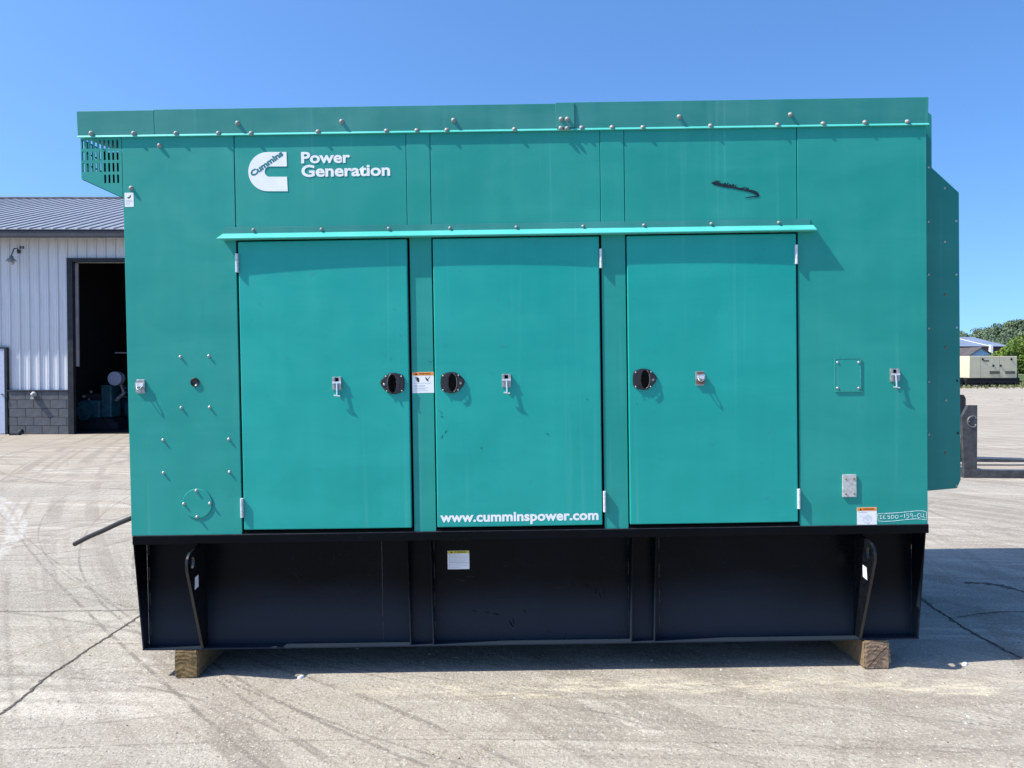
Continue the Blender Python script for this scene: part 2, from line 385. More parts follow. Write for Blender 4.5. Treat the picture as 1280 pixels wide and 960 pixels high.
# loose stones and crumbs (nobody could count them)
def stones(name, mat, n, area, smin, smax, seed):
    rnd = random.Random(seed); mb = MB()
    for _ in range(n):
        x = rnd.uniform(*area[0]); y = rnd.uniform(*area[1]); s = smin+(smax-smin)*rnd.random()**3; z = gz(x, y)+s*.2; a = rnd.random()*6
        vs = [(x+s*cos(a+k*pi/2)*rnd.uniform(.6, 1.2), y+s*sin(a+k*pi/2)*rnd.uniform(.6, 1.2), z-s*.25) for k in range(4)]+[(x+rnd.uniform(-.2, .2)*s, y, z+s*.55)]
        mb.add(vs, [(0, 1, 4), (1, 2, 4), (2, 3, 4), (3, 0, 4)])
    o = mb.build(name, mat, ground); o['kind'] = 'stuff'; return o
stones('gravel', simple('pale grit', (.46, .44, .40), .9, 0, .2, .3, 9), 1500, ((-4, 4), (-2.6, 2.5)), .002, .010, 3)
stones('grit', simple('dark grit', (.10, .085, .07), .9, 0, .2, .4, 9), 900, ((-4, 4), (-2.6, 2.5)), .002, .008, 4)
for (px, py) in ((376, 847), (1206, 831)):
    c = gnd(px, py); mb = MB(); mb.lathe([(.018, 0), (.016, .010), (.007, .014), (0, .014)], (0, 0, 0), (0, 0, 1), 7)
    o = mb.build('white_pebble', M['white']); o.location = c; o.scale = (1.3, .7, 1); o.rotation_euler = (0, 0, .6)
    tag(o, 'small white pebble in the shade just right of the left timber block' if px < 640 else 'small white pebble on the shaded ground right of the right timber block', 'pebble')

# ================================================================== the big teal generator
GEN = thing('generator', 'large teal standby generator enclosure with three doors on a black fuel tank base', 'generator', (0, 0, 0), (0, -SL, 0))
def gx(px, py=480, Y=0): return g(px, py, Y)[0]
def gzz(px, py, Y=0): return g(px, py, Y)[1]
XL = gx(159, 450); XR = gx(1158.8, 400)
ZTOP = gzz(640, 131); ZLIP = gzz(640, 164.5); ZB = gzz(640, 663.2)      # roof top, lip, bottom of the teal part
ZAW = gzz(640, 292.5)
DEPTH = 2.1
def v_edge(px, py): return gx(px, py)
# shell behind the front skin
mb = MB(); mb.box(XL+.004, XR-.004, .034, DEPTH, ZB, ZTOP-.02); mb.build('body', M['teal'], GEN)
D = [(v_edge(297.6, 400)+.0, v_edge(511.8, 480)), (v_edge(543.2, 480), v_edge(751.5, 480)), (v_edge(784.6, 480), v_edge(996, 480))]
D = [(gx(301.3, 480), gx(512.0, 480)), (gx(544.0, 480), gx(750.8, 480)), (gx(785.3, 480), gx(996.0, 480))]
ZD0 = gzz(640, 657.4); ZD1 = gzz(640, 297.2)
# black sheet behind the doors, paints the shade seen in the gaps
mb = MB(); mb.box(D[0][0]-.03, D[2][1]+.03, .022, .033, ZB+.004, ZD1+.03); mb.build('gap_shade', M['gap_black'], GEN)
mb = MB(); mb.box(D[0][0]-.03, D[2][1]+.03, .004, .021, ZB+.001, ZD0-.012); mb.build('sill_gap_shade', M['gap_black'], GEN)
# front skin: side panels, posts, upper panels
J = .0013
xs_ = [XL, gx(293.5, 230), gx(508.3, 230), gx(538.3, 230), gx(750.6, 230), gx(780.6, 230), gx(995.5, 230), XR]
GAP = .012
def panel(x0, x1, z0, z1, y0=0.0, mat='teal', nm='panel', bv=.0022, y1=.03):
    mb = MB(); mb.box(x0, x1, y0, y1, z0, z1); return mb.build(nm, M[mat], GEN, bevel=bv)
panel(XL, D[0][0]-GAP, ZB, ZTOP-.03, nm='left_panel')
panel(D[2][1]+GAP, XR, ZB, ZTOP-.03, nm='right_panel')
zmid = ZD1+.012
for i in range(1, 6):
    x0 = xs_[i] if i > 1 else D[0][0]-GAP+2*J; x1 = xs_[i+1] if i < 5 else D[2][1]+GAP-2*J
    panel(x0+J, x1-J, zmid, ZTOP-.03, y0=.0012 if i % 2 else .0, nm='upper_panel')
panel(D[0][1]+.0125, D[1][0]-.008, ZB, zmid-.003, y0=.001, nm='post')
panel(D[1][1]+.0135, D[2][0]-.007, ZB, zmid-.003, y0=.001, nm='post')
# doors
doors = []
DY = [(-.0035, -.0130), (-.0120, -.0080), (-.0105, -.0070)]      # each door hangs a little differently
def door_y(i, x): a, b = D[i]; t = (x-a)/(b-a); return DY[i][0]+(DY[i][1]-DY[i][0])*t-.0022*sin(pi*t)
for i, (a, b) in enumerate(D):
    n = 12; xs2 = [a+(b-a)*k/n for k in range(n+1)]; mb = MB()
    mb.prism([(x, door_y(i, x)) for x in xs2]+[(b, .018), (a, .018)], ZD0, ZD1, 'z')
    o = mb.build('door', M['door'], GEN, bevel=.0055, fix=True); o.modifiers[0].angle_limit = radians(60); doors.append(o)
# drip awning above the doors
ax0, ax1 = gx(274.5, 292), gx(1017, 282)
za1 = gzz(640, 287.0); za0 = gzz(640, 294.6); AWD = -.048
mb = MB(); mb.prism([(-.0014, za0-.004), (AWD+.002, za0-.004), (AWD, za0), (AWD, za0+.002), (-.0062, za1), (-.0014, za1)], ax0, ax1, 'x')
aw = mb.build('drip_awning', M['lip_glare'], GEN, bevel=.0008, fix=True)
for v in aw.data.vertices:                                # mitred ends
    if v.co.y > AWD+.01: v.co.x += .020 if v.co.x < 0 else -.004
mb = MB(); mb.prism([(-.0014, za1+.0002), (-.0062, za1+.0002), (-.0050, za1+.034), (-.0014, za1+.034)], ax0+.02, ax1-.02, 'x'); mb.build('awning_flange', M['trim'], GEN, bevel=.0006, fix=True)
# roof trim: leaning fascia with a drip lip, three lengths, and the splice plate
def trim(x0, x1, dy, dz):
    mb = MB(); zt = ZTOP+dz
    mb.prism([(.35, zt), (-.0095+dy, zt), (-.0045+dy, ZLIP+.0122), (-.001, ZLIP+.0122), (.35, ZLIP+.04)], x0, x1, 'x')
    m2 = MB(); m2.prism([(-.0042+dy, ZLIP+.012), (-.0128+dy, ZLIP+.0010), (-.0128+dy, ZLIP-.0012), (-.001, ZLIP-.0012), (-.001, ZLIP+.012)], x0, x1+.002, 'x'); m2.build('drip_lip', M['lip_glare'], GEN, fix=True)
    return mb.build('roof_trim', M['trim'], GEN, bevel=.0012, fix=True)
xh = gx(97.4, 160); xj = gx(193.6, 155); xsp0 = gx(694.5, 150); xsp = gx(717.8, 150); xr2 = gx(1159.5, 140)
trim(xh, xj-.002, 0, -.003); trim(xj, xsp-.001, -.0005, 0); trim(xsp+.001, xr2, -.001, .005)
mb = MB(); mb.box(xsp0, xsp, -.0145, -.0085, ZLIP+.014, ZTOP+.003); mb.build('splice_plate', M['trim'], GEN, bevel=.001)
mb = MB(); mb.box(xh, xr2, .36, DEPTH+.02, ZTOP-.05, ZTOP-.004); mb.build('roof', M['trim'], GEN)
# left air hood with slotted front, side and back
HX0, HX1 = gx(101.3, 200), gx(152.3, 200)
hz = lambda px, py: gzz(px, py)
zA = hz(100, 223.5); zBt = hz(154, 247); ztop = ZLIP-.002
def slotted(polyz, holes, t0, t1, fn, nm):             # plate with real slots cut through, built as strips round the slots
    mb = MB()
    for (a, b, z0, z1) in holes: fn(mb, a, b, z0, z1)
    return mb
HD = .62
slots = []
rows_ = [(175.2, 185.8, 0), (189.3, 200.2, 0), (203.8, 214.8, 0), (218.3, 229.0, 5)]
colpx = [104.2, 109.4, 114.9, 120.2, 125.5, 130.9, 136.2, 141.6, 147.0]
def hole_plate(mb, u0, u1, zlo, zt, cols, rows, hw, put):
    # cells between the slot columns; zlo(u) is the lower edge of the plate
    edges = [u0]
    for c in cols: edges += [c-hw, c+hw]
    edges.append(u1)
    for i in range(len(edges)-1):
        a, b = edges[i], edges[i+1]
        if i % 2 == 0: put(mb, a, b, zlo(a), zlo(b), zt, zt)
        else:
            k = (i-1)//2; zc = zt
            for (z1, z0, first) in rows:
                if k < first: continue
                if z0 < max(zlo(a), zlo(b)): continue
                put(mb, a, b, z1, z1, zc, zc); zc = z0
            put(mb, a, b, zlo(a), zlo(b), zc, zc)
def lower(x): t = (x-HX0)/(HX1-HX0); return zA+(zBt-zA)*t
rowz = [(gzz(125, r[0]), gzz(125, r[1]), r[2]) for r in rows_]
def put_front(y0, y1):
    def f(mb, a, b, za, zb, ta, tb):
        mb.prism([(a, za), (b, zb), (b, tb), (a, ta)], y0, y1, 'y')
    return f
cols = [gx(c, 200) for c in colpx]
mb = MB(); hole_plate(mb, HX0, HX1, lower, ztop, cols, rowz, .0055, put_front(.000, .003)); mb.build('hood_front', M['teal'], GEN, fix=True)
mb = MB(); hole_plate(mb, HX0, HX1, lower, ztop, [], [], .0055, put_front(DEPTH-.2, DEPTH-.197)); mb.build('hood_back', M['teal'], GEN, fix=True)
def put_side(mb, a, b, za, zb, ta, tb): mb.prism([(a, za), (b, zb), (b, tb), (a, ta)], HX0, HX0+.003, 'x')
sc_ = [.026+.0245*k for k in range(9)]
mb = MB(); hole_plate(mb, .0032, DEPTH-.2002, lambda u: zA, ztop, sc_, [(r[0]+.004, r[1]-.004, 0) for r in rowz[:3]], .0068, put_side); mb.build('hood_side', M['teal'], GEN, fix=True)
mb = MB(); mb.prism([(HX0+.0035, zA+.004), (HX1, zBt+.004), (HX1, ztop), (HX0+.0035, ztop)], .27, .28, 'y'); mb.build('blackout_plate', M['dark'], GEN, fix=True)  # added black plate, blocks the sky so the deeper slots look dark
mb = MB(); mb.prism([(HX0+.003, zA-.005), (HX1+.006, zBt-.006), (HX1+.006, zBt+.0015), (HX0+.003, zA+.0015)], .0032, DEPTH-.2002, 'y'); mb.build('hood_floor', M['dark'], GEN, fix=True)
mb = MB(); mb.box(HX1+.0005, HX1+.006, .004, DEPTH-.2, zBt, ztop); mb.build('inlet_screen', M['dark'], GEN)
# right discharge hood, set back 0.2 m
YH = .20
hp = [(1140, 128.0), (1158.5, 138.4), (1164.8, 143.5), (1165.0, 209.5), (1199.0, 240.5), (1201.2, 600), (1196.5, 610.5), (1162, 613.5), (1140, 614)]
poly = [g(px, py, YH) for px, py in hp]
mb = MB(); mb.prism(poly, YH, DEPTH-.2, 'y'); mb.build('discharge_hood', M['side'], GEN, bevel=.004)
# base: black fuel tank with flanges, end plates, ribs
YP = .145
bz1 = gzz(640, 674.0); bz0 = gzz(640, 806.6, .08)
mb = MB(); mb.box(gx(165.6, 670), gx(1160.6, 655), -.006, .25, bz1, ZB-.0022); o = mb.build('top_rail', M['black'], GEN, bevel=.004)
mb = MB(); mb.box(gx(165.9, 670), gx(1160.3, 655), -.004, .2, ZB-.0015, ZB+.003); mb.build('rail_cap', M['blacktop'], GEN)
BX0, BX1 = gx(177.9, 812, .08), gx(1149.0, 797, .08)
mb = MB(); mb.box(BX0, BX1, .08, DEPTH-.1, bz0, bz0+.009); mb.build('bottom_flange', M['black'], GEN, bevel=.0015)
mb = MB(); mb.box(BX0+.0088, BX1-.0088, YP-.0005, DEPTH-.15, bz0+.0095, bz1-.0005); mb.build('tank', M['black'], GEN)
def rib(xc, nm='rib', y_top=0.004, y_bot=.083, t=.0075, mat='black'):
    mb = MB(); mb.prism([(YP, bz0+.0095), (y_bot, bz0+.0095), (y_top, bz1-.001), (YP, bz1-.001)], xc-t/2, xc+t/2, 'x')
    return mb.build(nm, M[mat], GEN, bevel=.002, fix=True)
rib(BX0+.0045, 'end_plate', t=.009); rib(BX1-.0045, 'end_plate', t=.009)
rx = [gx(510.7, 740, .03), gx(539.5, 740, .03), gx(790.6, 740, .03), gx(819.9, 740, .03)]
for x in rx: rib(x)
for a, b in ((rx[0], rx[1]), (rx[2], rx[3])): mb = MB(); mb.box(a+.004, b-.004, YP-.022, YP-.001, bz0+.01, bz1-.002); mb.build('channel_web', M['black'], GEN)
# stitch welds
rnd = random.Random(5)
mb = MB()
def weld(x, z0, z1, y=YP-.0005, r=.0022):
    n = max(2, int((z1-z0)/.012)); pts = [(x+rnd.uniform(-.0012, .0012), y, z0+(z1-z0)*i/n) for i in range(n+1)]
    mb.tube(pts, r, 5)
weld(gx(478.3, 740, YP), bz0+.02, bz1-.02, r=.0022)
for px in (258, 1068, 187.5, 1139.5, 517, 543.5, 786, 824):
    x = gx(px, 740, YP); z = bz1-.02
    while z-.08 > bz0+.02: weld(x, z-.075, z); z -= .075+rnd.uniform(.05, .09)
o = mb.build('weld_bead', M['weld'], GEN); o['kind'] = 'stuff'
# lifting lugs
def lug(px_w, px_t, out):
    xw = gx(px_w, 740, YP); t = .016
    zt = bz1-.008; zc = zt-.085; pr = [(YP-.001, bz0+.0095), (.078, bz0+.0095)]
    yf = -.105; R = .062; yc = yf+R
    pr += [(yf+.002, zc-.03)]
    for a in range(190, 80, -14):
        pr.append((yc+R*cos(radians(a)), zc+R*sin(radians(a))))
    pr += [(YP-.001, zt)]
    hole = [(yc+.027*cos(a*pi/8), zc+.033*sin(a*pi/8)) for a in range(16)]
    bm = bmesh.new()
    def edges(vs): return [bm.edges.new((vs[i], vs[(i+1) % len(vs)])) for i in range(len(vs))]
    o_ = [bm.verts.new((-t/2, y, z)) for y, z in pr]; h_ = [bm.verts.new((-t/2, y, z)) for y, z in hole]
    bmesh.ops.triangle_fill(bm, edges=edges(o_)+edges(h_), use_beauty=True)
    r = bmesh.ops.extrude_face_region(bm, geom=list(bm.faces))
    for v in r['geom']:
        if isinstance(v, bmesh.types.BMVert): v.co.x += t
    bmesh.ops.recalc_face_normals(bm, faces=bm.faces)
    me = bpy.data.meshes.new('lifting_lug'); bm.to_mesh(me); bm.free(); me.materials.append(M['lug'])
    o = bpy.data.objects.new('lifting_lug', me); COL.objects.link(o); o.parent = GEN
    o.location = (xw, 0, 0); b = o.modifiers.new('bevel', 'BEVEL'); b.width = .002; b.segments = 2; b.limit_method = 'ANGLE'
    # small caution label on the side that shows
    s = 1 if out > 0 else -1; m = MB(); xx = s*(t/2+.001)
    zl = zc-.10; m.prism([(-.028, zl-.052), (.022, zl-.047), (.024, zl+.018), (-.020, zl+.014)], min(xx, xx+.0008*s), max(xx, xx+.0008*s), 'x')
    q = m.build('caution_label', M['paper'], o, fix=True)
    return o
lug(257.5, 230, 1); lug(1068.5, 1096, -1)

# ------------------------------------------------------------------ fasteners (px, py) in the photograph's own grid
bolt_me = MB(); bolt_me.lathe([(.0135, 0), (.0135, .0022), (.0105, .0025), (.0102, .0085), (.0075, .0125), (.003, .0145), (0, .0148)], (0, 0, 0), (0, -1, 0), 10)
rim = [(114, 167), (167, 167), (220, 167), (273, 167), (297, 154), (314, 167), (397.5, 165), (427, 152), (483, 164), (521, 163.5), (558.5, 163), (567, 150.5), (643, 162), (701.5, 149), (709.2, 149), (701, 160.5), (708.8, 160.5), (727, 160), (765, 159.5), (803.5, 159.5), (849, 146), (888, 157.5), (972, 156.3), (988, 143.3), (1028.7, 154.8), (1081, 153.2), (1134, 152.3)]
first = None
for px, py in rim:
    y = -.0140 if 690 < px < 712 else -.0065
    x, z = g(px, py, y)
    if first is None: first = bolt_me.build('bolt', M['bolt'], GEN, loc=(x, y, z))
    else: copy_part(first, (x, y, z), GEN)
for px, py in [(316.8, 287.6), (402, 286.8), (486, 285.8), (562.5, 285.2), (645.5, 284), (728.8, 283), (804.8, 281.6), (889, 279.8), (973.3, 278.3)]:
    x, z = g(px, py+1.0, -.004); c = copy_part(first, (x, -.0045, z+.004), GEN); c.scale = (.72, .9, .72)
for px, py in [(199.5, 182), (164, 235.5)]:
    x, z = g(px, py); copy_part(first, (x, 0, z), GEN)
sm = MB(); sm.lathe([(.0085, 0), (.0085, .0018), (.0065, .002), (.0060, .008), (.003, .0105), (0, .0108)], (0, 0, 0), (0, -1, 0), 8)
s1 = None
for px, py in [(225.5, 446), (261, 445), (226.5, 509.5), (262, 509), (203.8, 550), (286, 549), (204.3, 591), (286.8, 590)]:
    x, z = g(px, py)
    if s1 is None: s1 = sm.build('small_bolt', M['zinc'], GEN, loc=(x, 0, z))
    else: copy_part(s1, (x, 0, z), GEN)
# round blanking plate with four bolts
cx, cz = g(247, 629.3); R = .081
mb = MB(); mb.lathe([(R, 0), (R, .0045), (R-.002, .005)], (0, 0, 0), (0, -1, 0), 40)
pl = mb.build('round_plate', M['teal'], GEN, loc=(cx, -.0003, cz))
for px, py in [(245.8, 613), (230.3, 629.5), (262.8, 629), (246.8, 645.8)]:
    x, z = g(px, py); copy_part(s1, (x-cx, -.005, z-cz), pl)
mb = MB(); cx, cz = g(243.8, 477.8); mb.lathe([(.024, 0), (.0245, .004), (.021, .008), (.020, .003), (0, .002)], (0, 0, 0), (0, -1, 0), 20)
mb.build('hole_plug', M['plastic'], GEN, loc=(cx, 0, cz))
# rivets on the discharge hood
rv = MB(); rv.lathe([(.0075, 0), (.006, .003), (0, .005)], (0, 0, 0), (0, -1, 0), 8); r1 = None
for px, py in [(1160.5, 209), (1160.5, 277), (1160.7, 343), (1160.9, 410.5), (1161, 477), (1161, 543), (1181, 235), (1181, 302), (1181.3, 368.5), (1182, 434), (1182.5, 500.5), (1182, 566), (1195, 276), (1195.3, 343), (1195.8, 409.3), (1196.5, 476), (1197.5, 541.7), (1196, 607)]:
    x, z = g(px, py, YH)
    dk = (px, py) in [(1181.3, 368.5), (1182, 434), (1182, 566), (1196.5, 476), (1197.5, 541.7)]
    if r1 is None: r1 = rv.build('rivet', M['zinc'], GEN, loc=(x, YH, z)); r1.data.materials.append(M['rust'])
    else:
        c = copy_part(r1, (x, YH, z), GEN)
        if dk: c.data = c.data.copy(); c.data.materials[0] = M['rust'] if px < 1190 else M['plastic']

# ------------------------------------------------------------------ hinges
def hinge(par, px, py0, py1):
    x, z1 = g(px, py0, -.01); _, z0 = g(px, py1, -.01); mb = MB()
    n = 3; h = (z1-z0)/n
    for k in range(n): mb.cyl((x, -.014, z0+k*h+.0008), (x, -.014, z0+(k+1)*h-.0008), .0075, n=10)
    mb.box(x-.0075, x+.0075, -.0135, .003, z0, z1)
    return mb.build('hinge', M['hinge'], par, bevel=.0008)
hinge(doors[0], 296, 317, 340.5); hinge(doors[0], 302.2, 623, 647); hinge(doors[1], 750.8, 311, 335); hinge(doors[1], 755.5, 614, 640)
hinge(doors[2], 995.2, 306, 330); hinge(doors[2], 998.3, 611, 636)

# ------------------------------------------------------------------ black paddle latches
def paddle(par, px, py, flip, y=-.0075):
    k = .00435*(-1 if flip else 1); kk = .00435
    o5 = [(60, 245), (72, 205), (120, 155), (160, 128), (200, 114), (260, 110), (320, 125), (362, 146), (376, 175), (384, 250), (378, 325), (364, 352), (320, 378), (250, 396), (190, 388), (130, 352), (78, 290)]
    P_ = lambda u, v: ((u-228)/10.67*k, -(v-250)/10.67*kk)
    cx, cz = g(px, py, y); mb = MB(); out = [P_(*p) for p in o5]
    mb.prism(out, -.006, .0005, 'y'); mb.prism([(a*.93, b*.93) for a, b in out], -.011, -.0061, 'y')
    o = mb.build('paddle_latch', M['plastic'], par, bevel=.002, loc=(cx, y, cz), fix=True)
    # dish and the raised paddle rim round it
    mb = MB(); n = 20; c0 = P_(222, 252)
    mb.prism([(c0[0]+.0215*cos(i*2*pi/n), c0[1]+.050*sin(i*2*pi/n)) for i in range(n)], -.0125, -.0112, 'y')
    mb.build('dish', M['dark'], o, fix=True)
    mb = MB(); sgn = 1 if flip else -1
    for (r0, off, rr) in ((.0235, 0, .0028), ):
        mb.tube([(c0[0]+sgn*r0*cos(radians(a))+.002*sgn, -.0155-.004*cos(radians(a)), c0[1]+.050*sin(radians(a))) for a in range(-80, 81, 16)], rr, 6); mb.build('paddle_rim', M['rim_highlight'], o); mb = MB()
    mb.prism([P_(258, 150), P_(285, 200), P_(268, 232), P_(285, 262), P_(262, 345), P_(318, 330), P_(322, 170)], -.0145, -.0112, 'y')
    mb.build('paddle', M['plastic'], o, bevel=.001, fix=True)
    for (u, v, r) in ((140, 158, .0044), (345, 160, .0046), (148, 352, .0046), (348, 350, .0046), (115, 262, .0072)):
        p = P_(u, v); mb = MB(); mb.lathe([(r, 0), (r, .002), (r*.6, .0032), (0, .0034)], (p[0], -.0112, p[1]), (0, -1, 0), 8)
        mb.build('screw', M['zinc'], o)
    return o
paddle(doors[0], 491.3, 479.2, False, door_y(0, gx(491))); paddle(doors[1], 565.2, 478, True, door_y(1, gx(565))); paddle(doors[2], 805.3, 473.8, True, door_y(2, gx(805)))

# ------------------------------------------------------------------ padlock hasps with a hanging T bolt
def t_hasp(par, px, py, y, tall=30):
    x0, z0 = g(px, py, y); k = .00435; mb = MB()
    mb.box(-.024, .024, -.003, 0, -.036, .036)                       # back plate
    mb.box(-.024, -.011, -.015, -.003, -.030, .034); mb.box(.011, .024, -.015, -.003, -.030, .034)   # two ears
    o = mb.build('hasp', M['zinc'], par, bevel=.001, loc=(x0, y, z0), fix=True)
    mb = MB(); mb.box(-.0245, .0245, -.0185, -.0152, .000, .010); mb.build('hasp_bar', M['bright'], o, bevel=.001)
    mb = MB(); mb.cyl((.001, -.017, .006), (.003, -.0225, -.062), .0048, n=8); mb.cyl((-.015, -.021, -.063), (.019, -.024, -.068), .0042, n=8)
    mb.build('hasp_pin', M['bright'], o)
    mb = MB(); mb.box(-.009, .009, -.0042, -.0032, .012, .030); mb.build('hasp_slot', M['dark'], o)
    return o
t_hasp(doors[0], 421.6, 479.3, door_y(0, gx(421))); t_hasp(doors[1], 633, 475.8, door_y(1, gx(633))); t_hasp(GEN, 1117.6, 469, 0)
def box_hasp(par, px, py, y, rusty):
    x0, z0 = g(px, py, y); mb = MB()
    mb.box(-.023, .023, -.0025, 0, -.038, .038); mb.box(-.026, .026, -.016, -.0026, -.006, .022)
    o = mb.build('hasp', M['zinc'], par, bevel=.0012, loc=(x0, y, z0), fix=True)
    mb = MB(); mb.box(-.020, .020, -.019, -.0162, -.001, .016); mb.build('hasp_cover', M['bright'], o, bevel=.002)
    mb = MB(); mb.box(-.024, .024, -.012, -.0028, -.030, -.014); mb.build('hasp_keeper', M['rust' if rusty else 'zinc'], o, bevel=.001)
    mb = MB(); mb.box(-.020, .020, -.006, -.0028, .026, .036); mb.build('hasp_keeper', M['rust' if rusty else 'zinc'], o, bevel=.001)
    mb = MB(); mb.tube([(-.012, -.019, 0), (-.010, -.030, -.012), (.000, -.034, -.018), (.010, -.030, -.012), (.014, -.019, 0)], .0028, 6)
    mb.build('hasp_loop', M['zinc'], o)
    return o
box_hasp(GEN, 176.3, 483, 0, False); box_hasp(doors[2], 874.8, 473, door_y(2, gx(875)), True)

# ------------------------------------------------------------------ plates and stickers
x0, z1 = g(1043, 448); x1, z0 = g(1076, 489.5)
mb = MB(); mb.box(x0, x1, -.0042, .0005, z0, z1); o = mb.build('cover_plate', M['teal'], GEN, bevel=.0018)
mb = MB(); e = .0025
for q in ((x0, x0+e, z0, z1), (x1-e, x1, z0, z1), (x0+e, x1-e, z0, z0+e), (x0+e, x1-e, z1-e, z1)): mb.box(q[0], q[1], -.0056, -.0043, q[2], q[3])
mb.build('worn_edge', simple('worn pale edge', (.05, .29, .25), .6, 0, .3, .2, 60), o)
for px, py in ((1046.5, 453), (1073, 453), (1046.5, 485), (1073, 485)):
    x, z = g(px, py); c = copy_part(r1, (x, -.0045, z), o)
x0, z1 = g(1052.5, 593); x1, z0 = g(1069.8, 620.8)
mb = MB(); mb.box(x0, x1, -.010, 0, z0, z1); o = mb.build('blank_plate', M['alu'], GEN, bevel=.0015)
for px, py in ((1056.5, 598.5), (1066.5, 598), (1056.5, 617), (1066.8, 616.7)):
    x, z = g(px, py); c = copy_part(r1, (x, -.0102, z), o); c.scale = (.7, .8, .7); c.data = c.data.copy(); c.data.materials[0] = M['rust']
def fine_lines(mb, x0, x1, zs, y, h, seed):
    r_ = random.Random(seed)
    for z in zs:
        x = x0; end = x1-(x1-x0)*r_.choice((0, .05, .25, .4))
        while x < end:
            wl = r_.uniform(.004, .011); mb.box(x, min(x+wl, end), y-.0002, y, z, z+h); x += wl+.0018
def sticker(par, p0, p1, head, hcol, y, nm, drawing=None, word='WARNING'):
    (x0, z1), (x1, z0) = g(*p0, y), g(*p1, y); H = z1-z0; W = x1-x0
    mb = MB(); mb.box(x0, x1, y-.0008, y, z0, z1); s = mb.build(nm, M['paper'], par)
    if head:
        mb = MB(); mb.box(x0+.001, x1-.001, y-.0014, y-.0009, z1-H*head, z1-.0006); mb.build('header', M[hcol], s)
        text('header_lettering', word, x0+W*.30, x1-W*.14, z1-H*head*.80, z1-H*head*.22, y-.0016, M['ink'], s, .02)
        mb = MB(); mb.prism([(x0+W*.12, z1-H*head*.82), (x0+W*.25, z1-H*head*.82), (x0+W*.185, z1-H*head*.18)], y-.0018, y-.0015, 'y'); mb.build('alert_triangle', M['ink'], s)
    return s, x0, x1, z0, z1
s, x0, x1, z0, z1 = sticker(GEN, (515.3, 465.3), (542.6, 491), .16, 'orange', .001, 'warning_sticker')
W, H = x1-x0, z1-z0
mb = MB()
fx, fz = x0+W*.24, z1-H*.34
mb.prism([(fx-.006, fz+.012), (fx+.008, fz+.008), (fx+.010, fz-.012), (fx+.003, fz-.018), (fx-.004, fz-.008)], -.0003, -.00005, 'y')
mb.ribbon([(fx-.014, fz+.013), (fx-.004, fz+.004)], .002, -.0002); mb.ribbon([(fx-.012, fz+.003), (fx-.003, fz-.002)], .002, -.0002)
hx, hz_ = x0+W*.72, z1-H*.33
mb.prism([(hx-.014, hz_+.012), (hx-.004, hz_+.002), (hx+.003, hz_-.010), (hx-.004, hz_-.012), (hx-.012, hz_)], -.0003, -.00005, 'y')
mb.ribbon([(hx-.002, hz_-.004), (hx+.012, hz_+.012)], .003, -.0002); mb.ribbon([(hx, hz_-.006), (hx+.006, hz_-.014)], .0025, -.0002)
mb.build('pictogram', M['ink'], s)
mb = MB(); fine_lines(mb, x0+W*.08, x1-W*.08, [z1-H*f for f in (.54, .64, .69, .77, .82, .90)], .0002-.0002, .0018, 3); mb.build('fine_print', M['grey_ink'], s)
s, x0, x1, z0, z1 = sticker(GEN, (1071.2, 634.3), (1096, 655.6), .20, 'orange', 0, 'warning_sticker')
W, H = x1-x0, z1-z0; mb = MB(); yk = -.0012
fine_lines(mb, x0+W*.10, x1-W*.35, [z1-H*.30], yk, .0015, 5)
bx, bz_ = x0+W*.52, z0+H*.32; q = .0014
A = [(bx-.020, bz_-.012), (bx+.004, bz_-.026), (bx+.022, bz_-.008), (bx+.022, bz_+.012), (bx+.002, bz_+.024), (bx-.020, bz_+.008), (bx-.020, bz_-.012)]
mb.ribbon(A, q, yk); mb.ribbon([(bx-.020, bz_+.008), (bx+.003, bz_-.008), (bx+.022, bz_+.012)], q, yk); mb.ribbon([(bx+.003, bz_-.008), (bx+.004, bz_-.026)], q, yk)
for t in (.25, .5, .75): mb.ribbon([(bx-.020+.023*t, bz_+.008-.016*t), (bx+.002+.02*t, bz_+.024-.012*t)], .001, yk)
mb.ribbon([(x0+W*.12, z1-H*.55), (x0+W*.28, z1-H*.53)], .0015, yk)
mb.build('line_drawing', M['grey_ink'], s)
s, x0, x1, z0, z1 = sticker(GEN, (155.7, 241), (167.3, 258.5), 0, '', 0, 'small_sticker')
W, H = x1-x0, z1-z0; mb = MB(); mb.prism([(x0+W*.25, z1-H*.34), (x0+W*.5, z1-H*.30), (x0+W*.72, z1-H*.12), (x0+W*.66, z1-H*.34), (x0+W*.45, z1-H*.42)], -.0013, -.001, 'y'); mb.build('pictogram', M['ink'], s)
mb = MB(); fine_lines(mb, x0+W*.12, x1-W*.12, [z1-H*f for f in (.55, .64, .73, .84)], -.001, .0016, 8); mb.build('fine_print', M['grey_ink'], s)
s, x0, x1, z0, z1 = sticker(GEN, (559.3, 688.5), (586.8, 711.2), .15, 'yellow', YP, 'caution_sticker')
W, H = x1-x0, z1-z0; mb = MB(); fine_lines(mb, x0+W*.06, x1-W*.07, [z1-H*f for f in (.22, .30, .38, .46, .54)], YP-.001, .0016, 9); mb.box(x0+W*.05, x1-W*.05, YP-.0013, YP-.001, z1-H*.64, z1-H*.615)
fine_lines(mb, x0+W*.06, x1-W*.07, [z1-H*f for f in (.73, .82, .92)], YP-.001, .0016, 10); mb.build('fine_print', M['grey_ink'], s)

